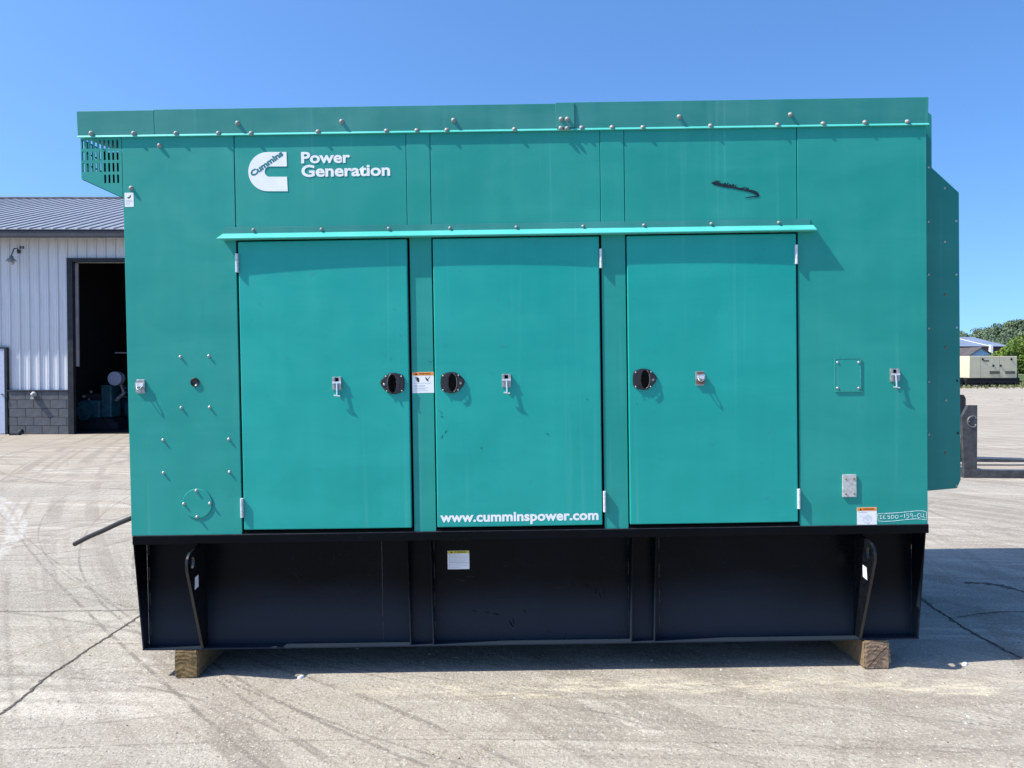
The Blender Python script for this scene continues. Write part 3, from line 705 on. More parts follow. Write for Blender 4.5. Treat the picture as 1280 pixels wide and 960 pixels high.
# ------------------------------------------------------------------ lettering and emblem
def rect(p0, p1, Y=0):
    a, b = g(*p0, Y), g(*p1, Y); return a[0], b[0], b[1], a[1]
UP = doors[1]
panels = [o for o in GEN.children if o.name.startswith('upper_panel')]
x0, x1, z0, z1 = rect((376.3, 190), (437.8, 203.6)); text('lettering', 'Power', x0, x1, z0, z1, -.0006, M['white'], panels[0], .030)
x0, x1, z0, z1 = rect((376.6, 206.2), (487.8, 219.8)); z0 -= .0; text('lettering', 'Generation', x0, x1, z0, z1, -.0006, M['white'], panels[0], .030)
x0, x1, z0, z1 = rect((550.2, 641), (748.2, 653.6), -.008); text('lettering', 'www.cumminspower.com', x0, x1, z0, z1, 0, M['white'], doors[1], .034, spacing=1.02)
for v in UP.children[-1].data.vertices if UP.children[-1].name.startswith('lettering') else [v for c in UP.children if c.name.startswith('lettering') for v in c.data.vertices]: v.co.y = door_y(1, v.co.x)-.0007
def L(u, v): return g(300+u/14.775, 180+v/14.77)
out = [L(858, 148), L(866, 413)]
inn = [L(560, 415)]
for a in range(100, 261, 16): inn.append(L(545+88*cos(radians(a)), 510-95*sin(radians(a))))
inn += [L(545, 605), L(868, 605), L(883, 872), L(525, 872)]
oc = []
for a in range(262, 98, -8): oc.append(L(512+357*cos(radians(a)), 510-362*sin(radians(a))))
poly = out+inn+oc+[L(520, 148)]
mb = MB(); mb.prism(poly, -.0008, .0008, 'y'); me_o = mb.build('emblem', M['white'], panels[0], fix=True)
bx, bz_ = L(238, 612); ang = radians(34.2)+0
text('emblem_lettering', 'Cummins', bx, bx+gx(347.6, 200)-gx(300, 200), bz_, bz_+.0335, -.0014, M['logo_teal'], me_o, .050, rot=ang)

# handwritten marker number inside a wavy outline
mb = MB(); mk = lambda u, v: g(1040+u/9.846, 580+v/9.846)
def st(*pts): mb.ribbon([mk(*p) for p in pts], .0032, -.0012)
st((560, 612), (566, 700), (640, 706), (760, 700), (900, 684), (1040, 672), (1160, 686), (1162, 590), (1130, 578), (1060, 574), (960, 584), (820, 598), (690, 606), (560, 612))
st((582, 636), (612, 634)); st((598, 635), (600, 672)); st((582, 674), (616, 672))
st((655, 632), (630, 633), (632, 672), (660, 670)); st((632, 652), (652, 651))
st((712, 630), (684, 631), (684, 648), (706, 648), (712, 660), (704, 672), (684, 672))
st((728, 630), (730, 672), (752, 668), (762, 650), (752, 632), (728, 630))
st((792, 628), (776, 640), (778, 662), (794, 670), (812, 658), (814, 638), (800, 627), (788, 629))
st((832, 642), (872, 639)); st((890, 612), (894, 664))
st((944, 612), (916, 614), (914, 632), (936, 632), (946, 648), (934, 664), (914, 664))
st((986, 626), (974, 640), (960, 630), (964, 612), (984, 608), (990, 640), (988, 668))
st((1004, 640), (1036, 637)); st((1078, 606), (1054, 616), (1050, 646), (1064, 660), (1084, 656))
st((1094, 606), (1092, 640), (1104, 652), (1124, 644)); st((1122, 604), (1128, 640), (1132, 664), (1146, 662))
mb.build('marker_number', M['chalk'], GEN)
# bare scraped patch on the fifth upper panel
mb = MB(); mk2 = lambda u, v: g(880+u/16, 215+v/16)
mb.ribbon([mk2(*p) for p in ((148, 222), (220, 232), (330, 258), (450, 285), (560, 300), (680, 332), (800, 355), (900, 375), (980, 392), (1040, 420), (1072, 450), (1082, 480), (1060, 492), (1000, 492), (900, 506), (815, 524))],
          [.004, .016, .017, .016, .013, .012, .010, .013, .016, .018, .017, .013, .008, .007, .006, .003], -.0009)
r_ = random.Random(2)
for k in range(24):
    u = 175+k*32+r_.uniform(-8, 8); v = 218+(u-175)*.215; hh = r_.choice((20, 35, 50, 66, 74))*(1-.3*k/24)
    mb.ribbon([mk2(u, v+12), mk2(u+r_.uniform(-6, 4), v-hh*.6), mk2(u+r_.uniform(2, 20), v-hh)], [r_.uniform(.007, .013), r_.uniform(.005, .010), .005], -.0008)
mb.build('bare_patch', M['bare'], panels[4] if len(panels) > 4 else GEN)

# scuffs on the tank face and hand smudges by the latches
M['scuff'] = simple('dull scuff', (.0008, .001, .0014), .75, 0, .05, .3, 200); M['scuffl'] = simple('pale scuff', (.03, .036, .045), .7, 0, .2, .5, 200)
r_ = random.Random(12); mb = MB(); ml = MB()
def smear(mb, px, py, Y, L_, a, w_):
    x, z = g(px, py, Y); n = 5
    mb.ribbon([(x+L_*t/n*cos(a)+r_.uniform(-.002, .002), z+L_*t/n*sin(a)+r_.uniform(-.002, .002)) for t in range(n+1)], [.0004]+[w_*r_.uniform(.4, 1) for _ in range(n-1)]+[.0004], Y)
for px, py, L_, a, w_ in ((590, 762, .03, -.5, .006), (606, 765, .03, -.1, .004), (615, 766, .04, -.3, .006), (636, 775, .05, -1.0, .009), (641, 772, .04, -1.3, .007), (655, 762, .03, -1.2, .005), (744, 742, .03, 1.2, .006), (749, 741, .03, -1.2, .006), (754, 742, .03, 1.4, .004), (728, 728, .05, -.7, .004)): smear(mb, px, py, YP-.0012, L_, a, w_)
for k in range(34):
    smear(ml, r_.choice((r_.uniform(275, 470), r_.uniform(550, 780), r_.uniform(830, 1055))), r_.uniform(700, 790), YP-.0014, r_.uniform(.01, .09), r_.choice((-.2, .1, 1.2, -.9)), r_.uniform(.0006, .0016))
o = mb.build('scuff_mark', M['scuff'], GEN); o['kind'] = 'stuff'; o = ml.build('scratch', M['scuffl'], GEN); o['kind'] = 'stuff'
M['smudge'] = simple('finger smudge', (.010, .17, .155), .6, 0, .2, .5, 120); mb = MB()
for px, py, i in ((487, 449, 0), (534, 451, -1), (537, 455, -1), (549, 513, 1), (550, 520, 1), (552, 548, 1), (556, 542, 1), (733, 499, 1), (795, 503, 2), (803, 500, 2), (810, 499, 2), (601, 560, 1), (683, 542, 1)):
    Y = .0009 if i < 0 else door_y(i, gx(px))-.0012
    smear(mb, px, py, Y, r_.uniform(.008, .03), r_.uniform(-1.5, 1.5), r_.uniform(.004, .009))
o = mb.build('smudge', M['smudge'], GEN); o['kind'] = 'stuff'

# hose out of the far end
p0 = at(93.5, 680, .9); p1 = at(168, 646, .55); p2 = at(200, 630, .5)
iv = lambda p: (p.x*cos(SL)+p.z*sin(SL), p.y, -p.x*sin(SL)+p.z*cos(SL))
pm = p0.lerp(p1, .5)+Vector((0, 0, .003))
mb = MB(); mb.tube([iv(p0), iv(p0.lerp(pm, .5)+Vector((0, 0, .004))), iv(pm), iv(pm.lerp(p1, .5)+Vector((0, 0, .003))), iv(p1), iv(p2)], .0155, 12); mb.build('hose', M['hose'], GEN)

# ================================================================== timber blocks
def wood(name, c0, c1, endgrain):
    k = NT(name)
    if endgrain:
        wv = k.n('ShaderNodeTexWave', wave_type='RINGS', rings_direction='Y'); k.L(k.coord((1, .3, 1), loc=(.02, 0, .035)), wv.inputs['Vector'])
        wv.inputs['Scale'].default_value = 12; wv.inputs['Distortion'].default_value = 9; wv.inputs['Detail'].default_value = 3; v = wv.outputs['Fac']
    else: v = k.noise(k.coord((40, 2, 40)), 1, 4, .6, .4)
    a = k.noise(k.coord(), 35, 4, .7); col = k.mix(k.math('MULTIPLY', v, .8) if not endgrain else k.math('MULTIPLY_ADD', v, .35, k.math('MULTIPLY', k.noise(k.coord(), 14, 3, .6), .6)), c0, c1); col = k.mix(k.ramp(a, .45, .7, 0, .6), col, tuple(x*.45 for x in c0))
    return k.out(col, .85, k.bump(a, .7, .006, k.bump(v, .5, .004)), spec=.15)
M['wend'] = wood('brown timber end', (.12, .08, .035), (.30, .21, .10), True)
M['wside'] = wood('weathered timber side', (.17, .12, .07), (.27, .20, .12), False)
M['wend2'] = wood('split grey timber end', (.20, .135, .09), (.34, .25, .17), True)
def timber(px0, px1, Y, L_, rz, mats, label, seed, split):
    a = at(px0, 830, Y); b = at(px1, 830, Y); x0, x1 = a.x, b.x; c, s_ = cos(SL), sin(SL)
    top = bz0*c + (x0+x1)/2*s_ - .0005; bot = gz((x0+x1)/2, Y); hw = (x1-x0)/2; h = top-bot
    bm = bmesh.new(); bmesh.ops.create_cube(bm, size=1)
    for v in bm.verts: v.co = Vector((v.co.x*2*hw, (v.co.y+.5)*L_, (v.co.z+.5)*h))
    bmesh.ops.bevel(bm, geom=list(bm.edges), offset=.007, segments=2, affect='EDGES')
    bmesh.ops.subdivide_edges(bm, edges=list(bm.edges), cuts=3, use_grid_fill=True)
    for v in bm.verts:
        n = noise.noise_vector(Vector((v.co.x*18+seed, v.co.y*6, v.co.z*18)))*.004
        if v.co.y < .02: n += Vector((0, noise.noise(Vector((v.co.x*50, seed, v.co.z*50)))*.006, 0))
        if v.co.z > h-.002 or v.co.z < .003: n.z = 0
        v.co += n
    for f in bm.faces: f.material_index = 0 if abs(f.normal.y) > .7 else 1
    me = bpy.data.meshes.new('timber_block'); bm.to_mesh(me); bm.free(); me.materials.append(mats[0]); me.materials.append(mats[1])
    o = bpy.data.objects.new('timber_block', me); COL.objects.link(o); o.location = ((x0+x1)/2, Y, bot); o.rotation_euler = (0, -SL, rz)
    tag(o, label, 'timber block', 'timber blocks under the generator')
    if split:
        mb = MB(); r_ = random.Random(4)
        for zz in (.11, .085, .05, .062): mb.prism([(hw-.001, zz), (hw+.012+r_.random()*.006, zz-.004), (hw+.006, zz-.022), (hw-.001, zz-.02)], .01, .05, 'y')
        mb.build('splinter', mats[0], o, fix=True)
        mb = MB(); mb.ribbon([(-hw*.75, .02), (-hw*.2, .055), (hw*.2, .09), (hw*.85, .13)], .0035, -.0035); mb.ribbon([(-hw*.8, .09), (-hw*.3, .10), (hw*.1, .13)], .0025, -.0035); mb.ribbon([(-hw*.3, .01), (hw*.1, .05), (hw*.7, .06)], .002, -.0035)
        mb.build('grain_crack', M['dark'], o)
    else:
        mb = MB(); mb.prism([(-.14, .0), (-hw, -.003), (-hw+.01, .012)], .1, .2, 'y')
    return o
timber(218.5, 247.3, .075, 1.1, radians(0), (M['wend'], M['wside']), 'brown square timber block holding up the left end of the generator', 3, False)
timber(1081, 1112.5, .06, 1.1, radians(2), (M['wend2'], M['wside']), 'split pale timber block holding up the right end of the generator', 8, True)

# ================================================================== steel building on the left
BY = 15.75                                              # wall distance behind the generator's front
def bw(px, py, Y=BY): p = at(px, py, Y); return p.x, p.z
BXL, BXR = bw(-260, 400)[0], bw(335, 400)[0]
zE = bw(60, 292.5)[1]; zCB = bw(60, 489)[1]; zG = 0.0
ox0 = bw(86.5, 400)[0]; ox1 = bw(285, 400)[0]; zO = bw(120, 327.5)[1]
def sid():
    k = NT('ribbed white siding'); a = k.noise(k.coord((1, 1, .3)), 2.5, 4, .6)
    c = k.mix(k.ramp(a, .3, .7), (.55, .565, .60), (.64, .655, .68))
    st_ = k.ramp(k.noise(k.coord((9, 1, .4), src='Generated'), 6, 4, .7), .5, .75); c = k.mix(k.math('MULTIPLY', st_, .35), c, (.32, .32, .33))
    return k.out(c, .5, spec=.4)
M['siding'] = sid()
M['cmu'] = simple('grey painted block', (.105, .110, .118), .85, 0, .2, .14, 7, .5)
M['roofm'] = simple('galvanised roof sheet', (.31, .32, .34), .50, .25, .5, .14, 2)
M['fascia'] = simple('dark grey fascia', (.045, .048, .055), .6, 0, .3, .1, 3)
M['jamb'] = simple('black door jamb', (.018, .020, .026), .6, 0, .3, .3, 6)
M['jamblight'] = simple('pale door track', (.26, .24, .26), .6, 0, .3, .1, 6)
BLD = thing('workshop', 'white ribbed steel workshop on grey block footing with an open dark doorway', 'building', ((BXL+BXR)/2, BY, 0))
BC = (BXL+BXR)/2
def bb(mb, x0, x1, y0, y1, z0, z1): return mb.box(x0-BC, x1-BC, y0-BY, y1-BY, z0, z1)
BD = 12.0
# wall core behind the sheets, with the doorway left open
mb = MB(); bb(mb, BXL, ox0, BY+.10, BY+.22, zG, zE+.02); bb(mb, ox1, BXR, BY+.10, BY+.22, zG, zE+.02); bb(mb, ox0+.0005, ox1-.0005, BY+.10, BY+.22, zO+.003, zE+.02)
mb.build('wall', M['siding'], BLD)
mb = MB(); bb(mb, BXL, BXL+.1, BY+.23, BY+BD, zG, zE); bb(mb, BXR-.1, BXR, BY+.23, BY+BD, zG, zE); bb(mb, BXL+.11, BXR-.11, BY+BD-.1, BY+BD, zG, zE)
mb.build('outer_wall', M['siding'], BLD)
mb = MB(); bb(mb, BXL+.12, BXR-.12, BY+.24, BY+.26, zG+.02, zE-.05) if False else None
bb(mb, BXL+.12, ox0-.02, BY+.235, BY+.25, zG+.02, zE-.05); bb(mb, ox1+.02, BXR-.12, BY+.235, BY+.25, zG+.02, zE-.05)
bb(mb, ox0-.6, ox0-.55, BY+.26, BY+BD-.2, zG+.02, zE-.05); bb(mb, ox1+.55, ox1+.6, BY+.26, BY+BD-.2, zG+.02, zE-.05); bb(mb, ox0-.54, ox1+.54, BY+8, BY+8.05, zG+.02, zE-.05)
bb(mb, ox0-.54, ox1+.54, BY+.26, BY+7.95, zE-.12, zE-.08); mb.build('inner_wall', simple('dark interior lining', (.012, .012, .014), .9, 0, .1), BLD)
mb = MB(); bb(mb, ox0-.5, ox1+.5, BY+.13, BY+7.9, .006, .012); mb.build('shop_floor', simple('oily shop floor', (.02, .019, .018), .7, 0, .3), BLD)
# ribbed siding sheets
PW = .2495
def sheet(z0, z1, nm='siding_panel'):
    mb = MB(); pr = [(0, .0), (.070, .0), (.077, -.006), (.093, -.006), (.10, 0), (.155, 0), (.162, -.006), (.178, -.006), (.185, 0), (PW-.048, 0), (PW-.033, -.032), (PW-.012, -.032), (PW-.0005, -.004), (PW-.0005, .02), (0, .02)]
    mb.prism([(a, b+.075) for a, b in pr], z0, z1, 'z'); return mb
full = None; n = int((BXR-BXL)/PW); short = None
base_x = ox0-.055-60*PW
k0 = int((BXL-base_x)/PW)+1
door_x1 = bw(8.2, 500)[0]; door_z = bw(4, 434)[1]; door_x0 = door_x1-.95
for k in range(k0, k0+n):
    x = base_x+k*PW
    if x+PW > BXR: break
    if x+PW < ox0-.04 or x > ox1+.04:
        if x+PW > door_x0 and x+.05 < door_x1:
            mb = sheet(door_z+.04, zE); mb.build('siding_panel', M['siding'], BLD, loc=(x-BC, 0, 0), fix=True); continue
        if full is None: full = sheet(zCB+.035, zE).build('siding_panel', M['siding'], BLD, loc=(x-BC, 0, 0), fix=True)
        else: copy_part(full, (x-BC, 0, 0), BLD)
    else:
        if short is None: short = sheet(zO+.10, zE).build('siding_panel', M['siding'], BLD, loc=(x-BC, 0, 0), fix=True)
        else: copy_part(short, (x-BC, 0, 0), BLD)
# block footing
BH = zCB/5.0; BWd = .43; blk = None
for r in range(5):
    x = BXL-(.215 if r % 2 else 0)
    while x < BXR:
        a, b = max(x, BXL), min(x+BWd-.012, BXR)
        segs = []
        for lo, hi in ((BXL, door_x0-.05), (door_x1+.05, ox0-.03), (ox1+.03, BXR)):
            p, q = max(a, lo), min(b, hi)
            if q-p > .04: segs.append((p, q))
        for p, q in segs:
            if q-p > BWd-.02:
                if blk is None:
                    mb = MB(); mb.box(0, BWd-.012, -.005, .10, 0, BH-.012); blk = mb.build('block', M['cmu'], BLD, bevel=.004, loc=(p-BC, 0, r*BH+.004))
                else: copy_part(blk, (p-BC, random.uniform(-.002, .002), r*BH+.004), BLD)
            else:
                mb = MB(); mb.box(0, q-p, -.005, .10, 0, BH-.012); mb.build('block', M['cmu'], BLD, loc=(p-BC, 0, r*BH+.004))
        x += BWd
M['mortar'] = simple('mortar', (.055, .058, .06), .9, 0, .1)
mb = MB(); bb(mb, BXL, door_x0-.05, BY+.006, BY+.098, zG, zCB-.004); mb.build('mortar_bed', M['mortar'], BLD)
mb = MB(); bb(mb, door_x1+.05, ox0-.03, BY+.006, BY+.098, zG, zCB-.004); mb.build('mortar_bed', M['mortar'], BLD)
mb = MB(); bb(mb, ox1+.03, BXR, BY+.006, BY+.098, zG, zCB-.004); mb.build('mortar_bed', M['mortar'], BLD)
mb = MB(); bb(mb, door_x1+.04, ox0-.04, BY-.03, BY+.07, zCB, zCB+.03); mb.build('flashing', M['fascia'], BLD)
# doorway frame
mb = MB(); bb(mb, ox0-.045, ox0+.10, BY-.02, BY+.099, zG, zO+.1); mb.build('door_jamb', M['jamb'], BLD)
mb = MB(); bb(mb, ox1-.10, ox1+.045, BY-.02, BY+.099, zG, zO+.1); mb.build('door_jamb', M['jamb'], BLD)
mb = MB(); bb(mb, ox0+.105, ox1-.105, BY-.02, BY+.099, zO, zO+.1); mb.build('door_header', M['jamb'], BLD)
mb = MB(); bb(mb, ox0+.101, ox0+.17, BY+.11, BY+.16, bw(90, 458)[1], zO-.02); mb.build('door_track', M['jamblight'], BLD)
# small walk door
mb = MB(); bb(mb, door_x0, door_x1-.04, BY-.005, BY+.06, .02, door_z-.04); d = mb.build('walk_door', simple('pale blue steel door', (.42, .48, .60), .5, 0, .4, .05), BLD)
mb = MB(); bb(mb, door_x0-.05, door_x0-.002, BY-.02, BY+.07, 0, door_z); bb(mb, door_x1-.038, door_x1+.03, BY-.02, BY+.07, 0, door_z); bb(mb, door_x0-.001, door_x1-.039, BY-.02, BY+.07, door_z-.038, door_z); mb.build('door_frame', M['jamb'], d)
mb = MB(); bb(mb, door_x1-.13, door_x1-.09, BY-.07, BY-.006, 1.02, 1.06); mb.build('handle', M['zinc'], d)
# eave, gutter and roof sheets
ridY = BY+6.5; zR = at(60, 248.5, ridY).z; eY = BY-.60; zEd = at(60, 286.5, eY).z
sl_ = (zR-zEd)/(ridY-eY)
mb = MB(); bb(mb, BXL-.3, BXR+.3, eY, eY+.08, zEd-.20, zEd-.02); mb.build('gutter', M['fascia'], BLD, bevel=.02)
mb = MB(); bb(mb, BXL-.3, BXR+.3, eY+.09, BY-.001, zE+.03, zE+.05); bb(mb, BXL-.3, BXR+.3, BY, BY+BD, zE+.03, zE+.05); mb.build('soffit', M['fascia'], BLD)
mb = MB(); mb.prism([(eY+.1-BY, zEd-.03), (ridY-BY, zR-.05), (2*ridY-eY-BY-.1, zEd-.03)], BXL-.28-BC, BXR+.28-BC, 'x'); mb.build('roof', M['fascia'], BLD, fix=True)
rp = None; RW = .30; x = BXL-.3
nrm_len = sqrt((ridY-eY)**2+(zR-zEd)**2); ra = atan2(zR-zEd, ridY-eY)
pr = [(0, 0), (.10, 0), (.106, .006), (.13, .006), (.136, 0), (RW-.05, 0), (RW-.038, .03), (RW-.014, .03), (RW-.001, 0), (RW-.001, -.012), (0, -.012)]
while x < BXR+.3:
    if rp is None:
        mb = MB(); mb.prism([(a, b) for a, b in pr], 0, nrm_len, 'y'); rp = mb.build('roof_panel', M['roofm'], BLD, fix=True); rp.location = (x-BC, eY-BY-.02, zEd); rp.rotation_euler = (ra, 0, 0)
    else: copy_part(rp, (x-BC, eY-BY-.02, zEd), BLD, (ra, 0, 0))
    x += RW
mb = MB(); bb(mb, BXL-.3, BXR+.3, ridY-.12, ridY+.12, zR+.02, zR+.05); mb.build('ridge_cap', M['roofm'], BLD)
mb = MB(); L2 = 2*ridY-eY; mb.prism([(ridY-BY, zR), (L2-BY, zEd), (L2-BY, zEd+.01), (ridY-BY, zR+.01)], BXL-.3-BC, BXR+.3-BC, 'x'); mb.build('rear_roof_slope', M['roofm'], BLD, fix=True)
# gooseneck wall lamp, dark marks standing for a wall number, tap
lx, lz = bw(22, 330); mb = MB()
mb.tube([(0, 0, .42), (.02, -.10, .50), (.03, -.28, .48), (.0, -.38, .22)], .018, 8); mb.box(-.05, .05, -.01, .03, .36, .48)
lamp = mb.build('lamp_bracket', M['fascia'], BLD, loc=(lx-BC, .05, lz)); lamp.scale = (.78, .78, .78)
mb = MB(); mb.lathe([(.16, 0), (.13, .05), (.07, .10), (.06, .17), (0, .18)], (0, -.38, .05), (0, 0, 1), 14); mb.build('lamp_shade', M['zinc'], lamp)
mb = MB(); mb.lathe([(.07, 0), (.10, -.05), (.06, -.11), (0, -.12)], (0, -.38, .05), (0, 0, 1), 10); mb.build('lamp_glass', simple('lamp glass', (.35, .36, .36), .2, 0, .6), lamp)
mx, mz = bw(43.5, 493); mb = MB(); mb.lathe([(.07, 0), (.075, .05), (.04, .07), (.035, .13), (0, .14)], (mx-BC, -.005, mz), (0, -1, 0), 12); mb.box(mx-BC-.04, mx-BC+.04, -.12, -.02, mz-.12, mz-.05); mb.build('wall_tap', M['zinc'], BLD)
cx_, cz_ = bw(24, 308); mb = MB(); r_ = random.Random(3)
for k in range(3): mb.box(cx_-BC-.09+k*.065, cx_-BC-.05+k*.065, .066, .0745, cz_-.05, cz_+.02)
mb.build('number_marks', M['fascia'], BLD)

# engines standing in the dark doorway
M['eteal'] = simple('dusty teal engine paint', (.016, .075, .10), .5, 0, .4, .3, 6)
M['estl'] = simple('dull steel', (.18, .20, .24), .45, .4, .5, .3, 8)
M['ewhite'] = simple('pale painted drum', (.24, .28, .38), .5, 0, .4, .1, 5)
def eng(px, Y, s, label, var):
    p = gnd(px, 543); o = thing('engine', label, 'engine', (at(px, 500, Y).x, Y, .012), (0, 0, 0), 'engines stored inside the workshop')
    b = MB(); b.box(-.85*s, .85*s, -.35, .45, 0, .22); b.box(-.7*s, .7*s, -.30, .4, .221, .30); b.build('skid', M['jamb'], o, bevel=.01)
    b = MB(); b.box(-.62*s, .30*s, -.24, .3, .302, .82); b.build('block', M['eteal'], o, bevel=.04)
    b = MB(); b.cyl((-.10*s, -.36, .52), (-.10*s, .2, .52), .26, n=18); b.cyl((-.10*s, -.42, .52), (-.10*s, -.361, .52), .17, n=18); b.build('flywheel_housing', M['eteal'], o)
    b = MB(); b.box(-.72*s, -.52*s, -.2, .3, .45, 1.22); b.build('radiator_post', M['eteal'], o, bevel=.02)
    b = MB(); b.box(.32*s, .62*s, -.22, .3, .33, 1.24); b.build('radiator_post', M['eteal'], o, bevel=.03)
    for k in range(3):
        b = MB(); b.cyl((-.40*s+.0*k, -.27, 1.13-.13*k), (-.28*s, -.27, 1.13-.13*k), .025, n=8); b.build('injector', M['estl'], o)
    for (x, z, r) in ((-.12, .92, .05), (.08, 1.05, .045), (.02, .84, .03)):
        b = MB(); b.lathe([(r, 0), (r, .05), (0, .07)], (x*s, -.26, z), (0, -1, 0), 10); b.build('filler_cap', M['estl'], o)
    b = MB(); b.box(-.5*s, .31*s, -.1, .25, .822, 1.0); b.build('head', M['jamb'], o, bevel=.02)
    if var:
        b = MB(); b.lathe([(.05, 0), (.17, .02), (.19, .08), (.19, .3)], (.80*s, -.1, 1.42), (0, -1, 0), 18); b.build('air_filter', M['ewhite'], o)
        b = MB(); b.tube([(.80*s, 0, 1.25), (.84*s, 0, 1.0), (.62*s, 0, .8)], .06, 10); b.build('intake_pipe', M['estl'], o)
    else:
        b = MB(); b.tube([(-.3*s, 0, 1.0), (-.3*s, -.02, 1.3), (0, -.02, 1.4), (.3*s, 0, 1.3)], .05, 10); b.build('intake_pipe', M['estl'], o)
    return o
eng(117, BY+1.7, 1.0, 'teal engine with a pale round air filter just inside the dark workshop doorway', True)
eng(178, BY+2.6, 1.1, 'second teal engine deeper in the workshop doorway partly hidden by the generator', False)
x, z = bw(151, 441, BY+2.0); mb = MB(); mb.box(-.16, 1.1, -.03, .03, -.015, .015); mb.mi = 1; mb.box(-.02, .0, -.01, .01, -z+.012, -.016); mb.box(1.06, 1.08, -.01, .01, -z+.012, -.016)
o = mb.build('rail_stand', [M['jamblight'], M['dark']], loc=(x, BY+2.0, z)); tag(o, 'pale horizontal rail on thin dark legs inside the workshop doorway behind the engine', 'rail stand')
# small spotlight lying at the foot of the wall
p = gnd(31, 542.5); mb = MB(); mb.box(-.16, .10, -.05, .05, 0, .05); mb.lathe([(.05, 0), (.07, .08), (0, .09)], (.08, 0, .07), (1, 0, .3), 10)
o = mb.build('floor_lamp', M['jamb'], loc=(p.x, BY-.25, 0)); tag(o, 'small dark flood lamp lying on the ground against the workshop block footing', 'flood lamp')

# ================================================================== forklift carriage with two forks, right
M['fork'] = simple('worn grey fork steel', (.062, .064, .068), .5, .3, .5, .3, 9, .3)
M['forkb'] = simple('black mast steel', (.02, .02, .022), .5, .2, .5, .3, 9)
FL = thing('fork_carriage', 'dark steel fork carriage with two long forks lying on the yard right of the generator', 'fork carriage', (at(1212, 598, 7.7).x, 7.7, 0))
fx0 = FL.location.x; FY = 7.7
def fp(px, py, Y=FY): p = at(px, py, Y); return (p.x-fx0, p.z)
zt_ = fp(1212, 506)[1]
mb = MB(); mb.prism([fp(1205, 592), fp(1203.2, 545), fp(1202.2, 521), fp(1210, 506.5), fp(1222, 506.5), fp(1221.5, 590)], .0, .06, 'y'); pl = mb.build('shank', M['fork'], FL, bevel=.006, fix=True)
c = fp(1216, 527); mb = MB()
mb.tube([(c[0]+.085*cos(radians(a)), -.004, c[1]+.085*sin(radians(a))) for a in range(60, 301, 20)], .010, 6)
for dx, dz in ((.045, .055), (.045, -.055), (-.06, 0)): mb.lathe([(.016, 0), (.012, .012), (0, .014)], (c[0]+dx, 0, c[1]+dz), (0, -1, 0), 8)
mb.build('pivot_ring', simple('worn ring', (.17, .17, .17), .5, .3), pl)
mb = MB(); q0 = fp(1204, 599); q1 = fp(1300, 588.5)
mb.prism([(q0[0], .012), (q0[0]+1.9, .012), (q0[0]+1.9, .05), (q0[0]+1.0, .125), (q0[0], .135)], -.02, .12, 'y'); mb.build('fork', M['fork'], FL, bevel=.004, fix=True)
for z, zb in ((.95, .155), (1.65, .10)):
    mb = MB(); mb.prism([(.05, zb), (1.95, zb-.01), (1.95, zb+.02), (.9, zb+.05), (.05, zb+.055)], z-.09, z+.09, 'y'); mb.build('fork', M['fork'], FL, bevel=.004, fix=True)
    mb = MB(); mb.box(-.02, .05, z-.05, z+.05, zb, 1.05); mb.build('shank', M['fork'], FL, bevel=.006)
z = 1.65
mb = MB(); mb.box(-.16, -.085, .07, z-.04, .25, .40); mb.box(-.16, -.085, .07, z-.04, .80, .95); mb.build('cross_bar', M['forkb'], FL)
mb = MB(); a = fp(1202, 493, FY+.3); mb.prism([fp(1196, 540, FY+.3), fp(1196, 493, FY+.3), fp(1205, 493.5, FY+.3), fp(1207.5, 498, FY+.3), fp(1207.3, 515, FY+.3), fp(1203, 522, FY+.3)], .3, .36, 'y'); mb.build('back_plate', M['forkb'], FL, bevel=.004, fix=True)
mb = MB(); q = fp(1204, 548)
for k in range(5): mb.tube([(q[0]-.04+.02*k, .10, q[1]), (q[0]-.05+.018*k, .09, q[1]-.15), (q[0]-.02+.01*k, .1, q[1]-.36)], .012, 6)
mb.build('hose_bundle', M['rust'], FL)

# ================================================================== far background
# cream generator across the yard
GY = 66.0; pc = at(1245, 480, GY); rot = radians(9)
FG = thing('trailer_generator', 'cream enclosed generator on a black base parked across the yard', 'generator', (at(1211.5, 480, GY).x, GY, 0), (0, 0, rot))
M['cream'] = simple('cream paint', (.54, .50, .34), .5, 0, .4, .07, 1.2)
M['fblack'] = simple('flat black base', (.012, .013, .016), .7, 0, .3, .3, 3)
s_ = GY/F
zt2 = at(1240, 445, GY).z; zb2 = at(1240, 472.5, GY).z; Wd = (1278-1211.5)*(GY-CAM.y)/F/cos(rot)
mb = MB(); mb.box(0, Wd, 0, 2.0, zb2, zt2); mb.box(Wd+.0, Wd+.35, .1, 1.9, zb2+.2, zt2-.25) if False else None; mb.build('body', M['cream'], FG, bevel=.04)
mb = MB(); mb.box(-.15, Wd+.4, .12, 1.9, .22, zb2-.003); mb.build('base', M['fblack'], FG)
mb = MB(); mb.box(-.4, Wd+.5, -.02, 0.1, .45, .60)
for k in range(6):
    bx_ = .2+k*(Wd-.4)/5; mb.box(bx_, bx_+.14, -.01, .11, 0, .449)
mb.build('frame', M['fblack'], FG)
for (a, b) in ((1240, 1254), (1262, 1276)):
    x0 = (a-1211.5)*(GY-CAM.y)/F; x1 = (b-1211.5)*(GY-CAM.y)/F; mb = MB()
    z_ = at(1240, 464.5, GY).z
    for k in range(4): mb.box(x0, x1, -.035, -.002, z_-.05*k*1.4, z_-.05*k*1.4+.035)
    mb.build('vent_grille', M['fblack'], FG)
for px, py in ((1245, 457), (1255.5, 457), (1270.5, 448.8), (1230, 449)):
    x = (px-1211.5)*(GY-CAM.y)/F; z = at(1240, py, GY).z; mb = MB(); mb.lathe([(.12, 0), (.09, .05), (0, .06)], (x, 0, z), (0, -1, 0), 8); mb.build('latch', M['fblack'], FG)
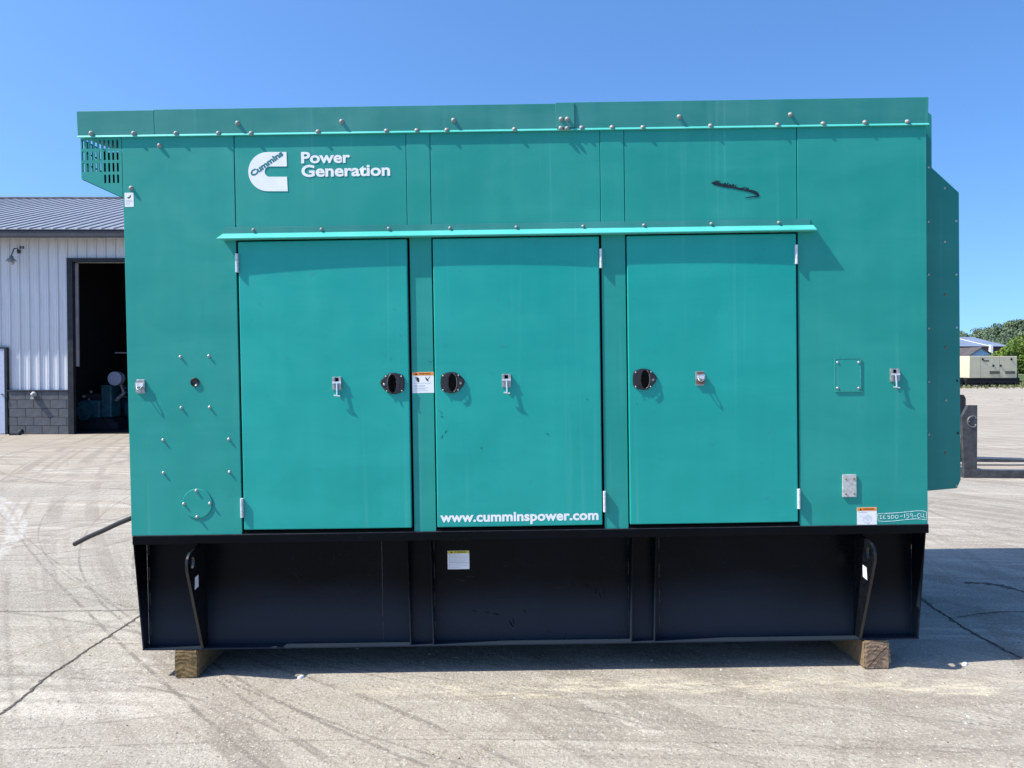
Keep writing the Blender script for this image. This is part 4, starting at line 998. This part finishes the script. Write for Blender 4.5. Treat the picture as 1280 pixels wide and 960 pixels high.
for px in (1227, 1253.5):
    x = (px-1211.5)*(GY-CAM.y)/F; mb = MB(); mb.box(x-.02, x+.02, -.004, 0, zb2+.05, zt2-.05); mb.build('door_seam', simple('seam shade paint', (.30, .29, .22), .6), FG)
x = (1231-1211.5)*(GY-CAM.y)/F; mb = MB(); z = at(1240, 451.3, GY).z
for k in range(5): mb.box(x+k*.12, x+k*.12+.085, -.006, 0, z-.05, z+.09)
mb.build('badge', M['fblack'], FG)
mb = MB(); mb.box(-.9, -.35, .3, 1.6, .1, .9); mb.build('hitch_box', M['fblack'], FG, bevel=.03)

# house, long barn and dark-roofed shed
def house(name, label, cat, x0, x1, Y, dp, zE_, zR_, wall, roof, gable_front, hip=0, wins=()):
    o = thing(name, label, cat, ((x0+x1)/2, Y, 0)); w2 = (x1-x0)/2; ov = .35
    if gable_front:
        mb = MB(); mb.prism([(-w2, 0), (w2, 0), (w2, zE_), (0, zR_-.15), (-w2, zE_)], 0, dp, 'y'); mb.build('wall', wall, o, fix=True)
        for s in (-1, 1):
            mb = MB(); mb.prism([(0, zR_), (s*(w2+ov), zE_-.2), (s*(w2+ov), zE_-.35), (0, zR_-.14)], -ov, dp+ov, 'y'); mb.build('roof', roof, o, fix=True)
    else:
        mb = MB(); mb.box(-w2, w2, 0, dp, 0, zE_); mb.build('wall', wall, o)
        h = hip; vs = [(-w2-ov, -ov, zE_+.01), (w2+ov, -ov, zE_+.01), (w2+ov, dp+ov, zE_+.01), (-w2-ov, dp+ov, zE_+.01), (-w2-ov+h, dp/2, zR_), (w2+ov-h, dp/2, zR_)]
        mb = MB(); mb.add(vs, [(0, 1, 5, 4), (2, 3, 4, 5), (1, 2, 5), (3, 0, 4), (3, 2, 1, 0)]); mb.build('roof', roof, o)
    for (cx, cz, ww, hh) in wins:
        mb = MB(); mb.box(cx-ww/2, cx+ww/2, -.05, .02, cz-hh/2, cz+hh/2); f = mb.build('window', M['white'], o)
        mb = MB(); mb.box(cx-ww/2+.08, cx+ww/2-.08, -.07, -.052, cz-hh/2+.08, cz+hh/2-.08); mb.build('pane', M['fblack'], f)
    return o
def wx(px, Y): return at(px, 440, Y).x
def wz(py, Y): return at(1230, py, Y).z
Y = 120
M['hblue'] = simple('pale blue siding', (.42, .54, .74), .6, 0, .3, .05, .6); M['barnroof'] = simple('grey barn roofing', (.21, .25, .33), .5, .2, .4, .08, .3)
M['barnred'] = simple('dull red boards', (.13, .055, .055), .8, 0, .2, .2, .6); M['darkroof'] = simple('dark shingle roof', (.085, .075, .075), .9, 0, .2, .2, .8)
k_ = (Y-CAM.y)/F
house('gabled_house', 'pale blue gabled house behind the cream generator', 'house', wx(1210.5, Y), wx(1241.5, Y), Y, 10, wz(444, Y), wz(433.7, Y), M['hblue'], M['darkroof'], True, 0,
      [(-5.3*k_, wz(443.5, Y), 1.7*k_, 3.2*k_), (0, wz(437, Y), 1.8*k_, 2.6*k_), (4.5*k_, wz(443.5, Y), 1.8*k_, 4*k_), (13.5*k_, wz(443, Y), 1.3*k_, 2.5*k_)])
Y = 150
house('shed', 'low white shed with a dark roof at the left of the pale blue house', 'shed', wx(1170, Y), wx(1211.8, Y), Y, 14, wz(441.3, Y), wz(433, Y), M['white'], M['darkroof'], False, 3)
Y = 200
o = house('barn', 'long barn with a wide grey metal roof below the wooded hill', 'barn', wx(1120, Y), wx(1260.5, Y), Y, 26, wz(433, Y), wz(418.7, Y), M['barnred'], M['barnroof'], False, 2.2)
mb = MB(); x = wx(1237, Y)-o.location.x; mb.box(x-.35, x+.35, -.9, -.1, 0, wz(431, Y)); mb.build('downspout', M['white'], o)
cb = o
# pale strip of newer sheets down the barn roof
mb = MB(); ze, zr = wz(433, Y)+.03, wz(418.7, Y)+.03
x0 = wx(1236, Y)-o.location.x; x1 = wx(1222.5, Y-0)-o.location.x
mb.add([(x0-.2, -.36, ze+.03), (x0+.5, -.36, ze+.03), (x1+.5, 12.7, zr-.02), (x1-.2, 12.7, zr-.02)], [(0, 1, 2, 3)]); mb.build('pale_roof_sheet', M['white'], cb)

# hill with woods
def hill_z(x, y):
    a = max(0, (y-215)/130); a = min(1, a); a = a*a*(3-2*a)
    px = 640+F*x/(y-CAM.y+1e-6)
    top = 6.8+4*min(1, max(0, (px-1100)/100))+8.5*min(1, max(0, (px-1205)/85))+1.6*noise.noise(Vector((x*.012, y*.008, 0)))*3
    if px < 1100: top = 6.8*max(.25, 1-(1100-px)/900)
    return a*top-.3
mb = MB(); HXs = [-250+16*i for i in range(56)]; HYs = [214+12*j for j in range(22)]
mb.add([(x, y, hill_z(x, y)) for y in HYs for x in HXs], [(j*56+i, j*56+i+1, (j+1)*56+i+1, (j+1)*56+i) for j in range(21) for i in range(55)], True)
M['grassy'] = simple('woodland floor', (.035, .055, .02), .95, 0, .1, .3, .05)
h_ = mb.build('hill', M['grassy']); h_['kind'] = 'structure'
def leafmat(name, c0, c1):
    k = NT(name); v = k.noise(k.coord(), .55, 3, .6); v2 = k.noise(k.coord(), .09, 2, .5)
    c = k.mix(k.ramp(v, .3, .7), c0, c1); c = k.mix(k.ramp(v2, .4, .6, 0, .5), c, tuple(x*.75 for x in c1)); return k.out(c, .75, spec=.15)
M['wood'] = leafmat('hazed wood foliage', (.068, .108, .068), (.150, .205, .115)); M['leaf'] = leafmat('bright foliage', (.055, .105, .018), (.15, .215, .035))  # far wood is paler and bluer, distance haze put into its colour
M['bark'] = simple('bark', (.09, .07, .05), .95, 0, .1, .3, 3)
def crown(mb, c, R, H, n, ls, rnd):
    lobes = []
    for _ in range(9):
        a = rnd.uniform(0, 2*pi); r = R*rnd.uniform(.15, .62); zz = rnd.uniform(-.35, .42)*H
        lobes.append((Vector((c[0]+r*cos(a), c[1]+r*sin(a), c[2]+zz)), R*rnd.uniform(.32, .52)))
    vs = []; fs = []
    for _ in range(n):
        lc, lr = rnd.choice(lobes); u = Vector((rnd.gauss(0, 1), rnd.gauss(0, 1), rnd.gauss(0, 1))).normalized()
        p = lc+Vector((u.x*lr, u.y*lr, u.z*lr*.85))*rnd.uniform(.72, 1.08)
        nn = (u+Vector((rnd.gauss(0, .5), rnd.gauss(0, .5), rnd.gauss(0, .5)))).normalized(); t = nn.orthogonal().normalized(); b = nn.cross(t); a = rnd.uniform(0, 6.3)
        t, b = t*cos(a)+b*sin(a), b*cos(a)-t*sin(a); s = ls*rnd.uniform(.6, 1.3); o = len(vs)
        vs += [tuple(p+t*s), tuple(p+b*s*.6), tuple(p-t*s), tuple(p-b*s*.6)]; fs.append((o, o+1, o+2, o+3))
    mb.add(vs, fs)
rnd = random.Random(11)
mb = MB()
for j in range(9):
    y = 232+j*14
    px = 300+rnd.uniform(0, 10)
    while px < 2500:
        vis = 1180 < px < 1310; x = (px-640)/F*(y-CAM.y)+rnd.uniform(-2, 2); yy = y+rnd.uniform(-5, 5)
        R = rnd.uniform(2.2, 4.2); H = R*1.6; z = hill_z(x, yy)+H*.55+rnd.uniform(-.5, 1.0)
        crown(mb, (x, yy, z), R, H, 620 if vis else 80, .42 if vis else 1.1, rnd)
        px += rnd.uniform(6, 11) if vis else rnd.uniform(16, 26)
wd = mb.build('hillside_wood', M['wood']); wd['kind'] = 'stuff'
wd['label'] = 'dense green wood covering the far hillside'
# individual bright trees behind the cream generator
tl = ['tall bright green leafy tree behind the right end of the cream generator', 'lower yellow green tree nearest the barn roof corner',
      'broad green tree beyond the right edge of the cream generator', 'small round bush tree tucked low behind the cream generator']
for i, (px, pyt, R, Y) in enumerate(((1271, 418.5, 3.0, 98), (1255, 427, 2.1, 95), (1292, 416, 3.6, 104), (1246, 436, 1.2, 92))):
    x = wx(px, Y); zt = wz(pyt, Y); r = random.Random(40+i)
    o = thing('tree', tl[i], 'tree', (x, Y, 0), (0, 0, 0), 'bright green trees behind the cream generator')
    m = MB(); m.cyl((0, 0, 0), (0, 0, zt*.55), .22*R/3, .12*R/3, 8)
    for q in range(5): a = q*1.3; m.cyl((0, 0, zt*(.3+.05*q)), (R*.55*cos(a), R*.55*sin(a), zt*(.5+.06*q)), .08*R/3, .03*R/3, 6)
    m.build('trunk', M['bark'], o)
    m = MB(); H = zt*.8; crown(m, (0, 0, zt-H*.52), R, H*.8, 2600, .17, r); m.build('crown', M['leaf'], o)
# rough grass along the far edge of the yard
mb = MB(); r = random.Random(9)
for _ in range(9000):
    y = 62+r.random()**1.5*40; x = r.uniform(-20, 75)*y/66
    if y < 64.5 and r.random() < .5: y += 3
    hgt = r.uniform(.08, .38); a = r.uniform(0, 6.3); s = .08
    mb.add([(x-s*cos(a), y-s*sin(a), 0), (x+s*cos(a), y+s*sin(a), 0), (x+r.uniform(-.1, .1), y, hgt)], [(0, 1, 2)])
gr = mb.build('rough_grass', simple('dry grass', (.13, .14, .06), .9, 0, .1, .3, .5)); gr['kind'] = 'stuff'
mb = MB(); mb.add([(-260, 74, .004), (400, 74, .004), (400, 214, .004), (-260, 214, .004)], [(0, 1, 2, 3)]); o = mb.build('field', simple('far grass field', (.07, .10, .035), .95, 0, .1, .3, .08)); o['kind'] = 'structure'
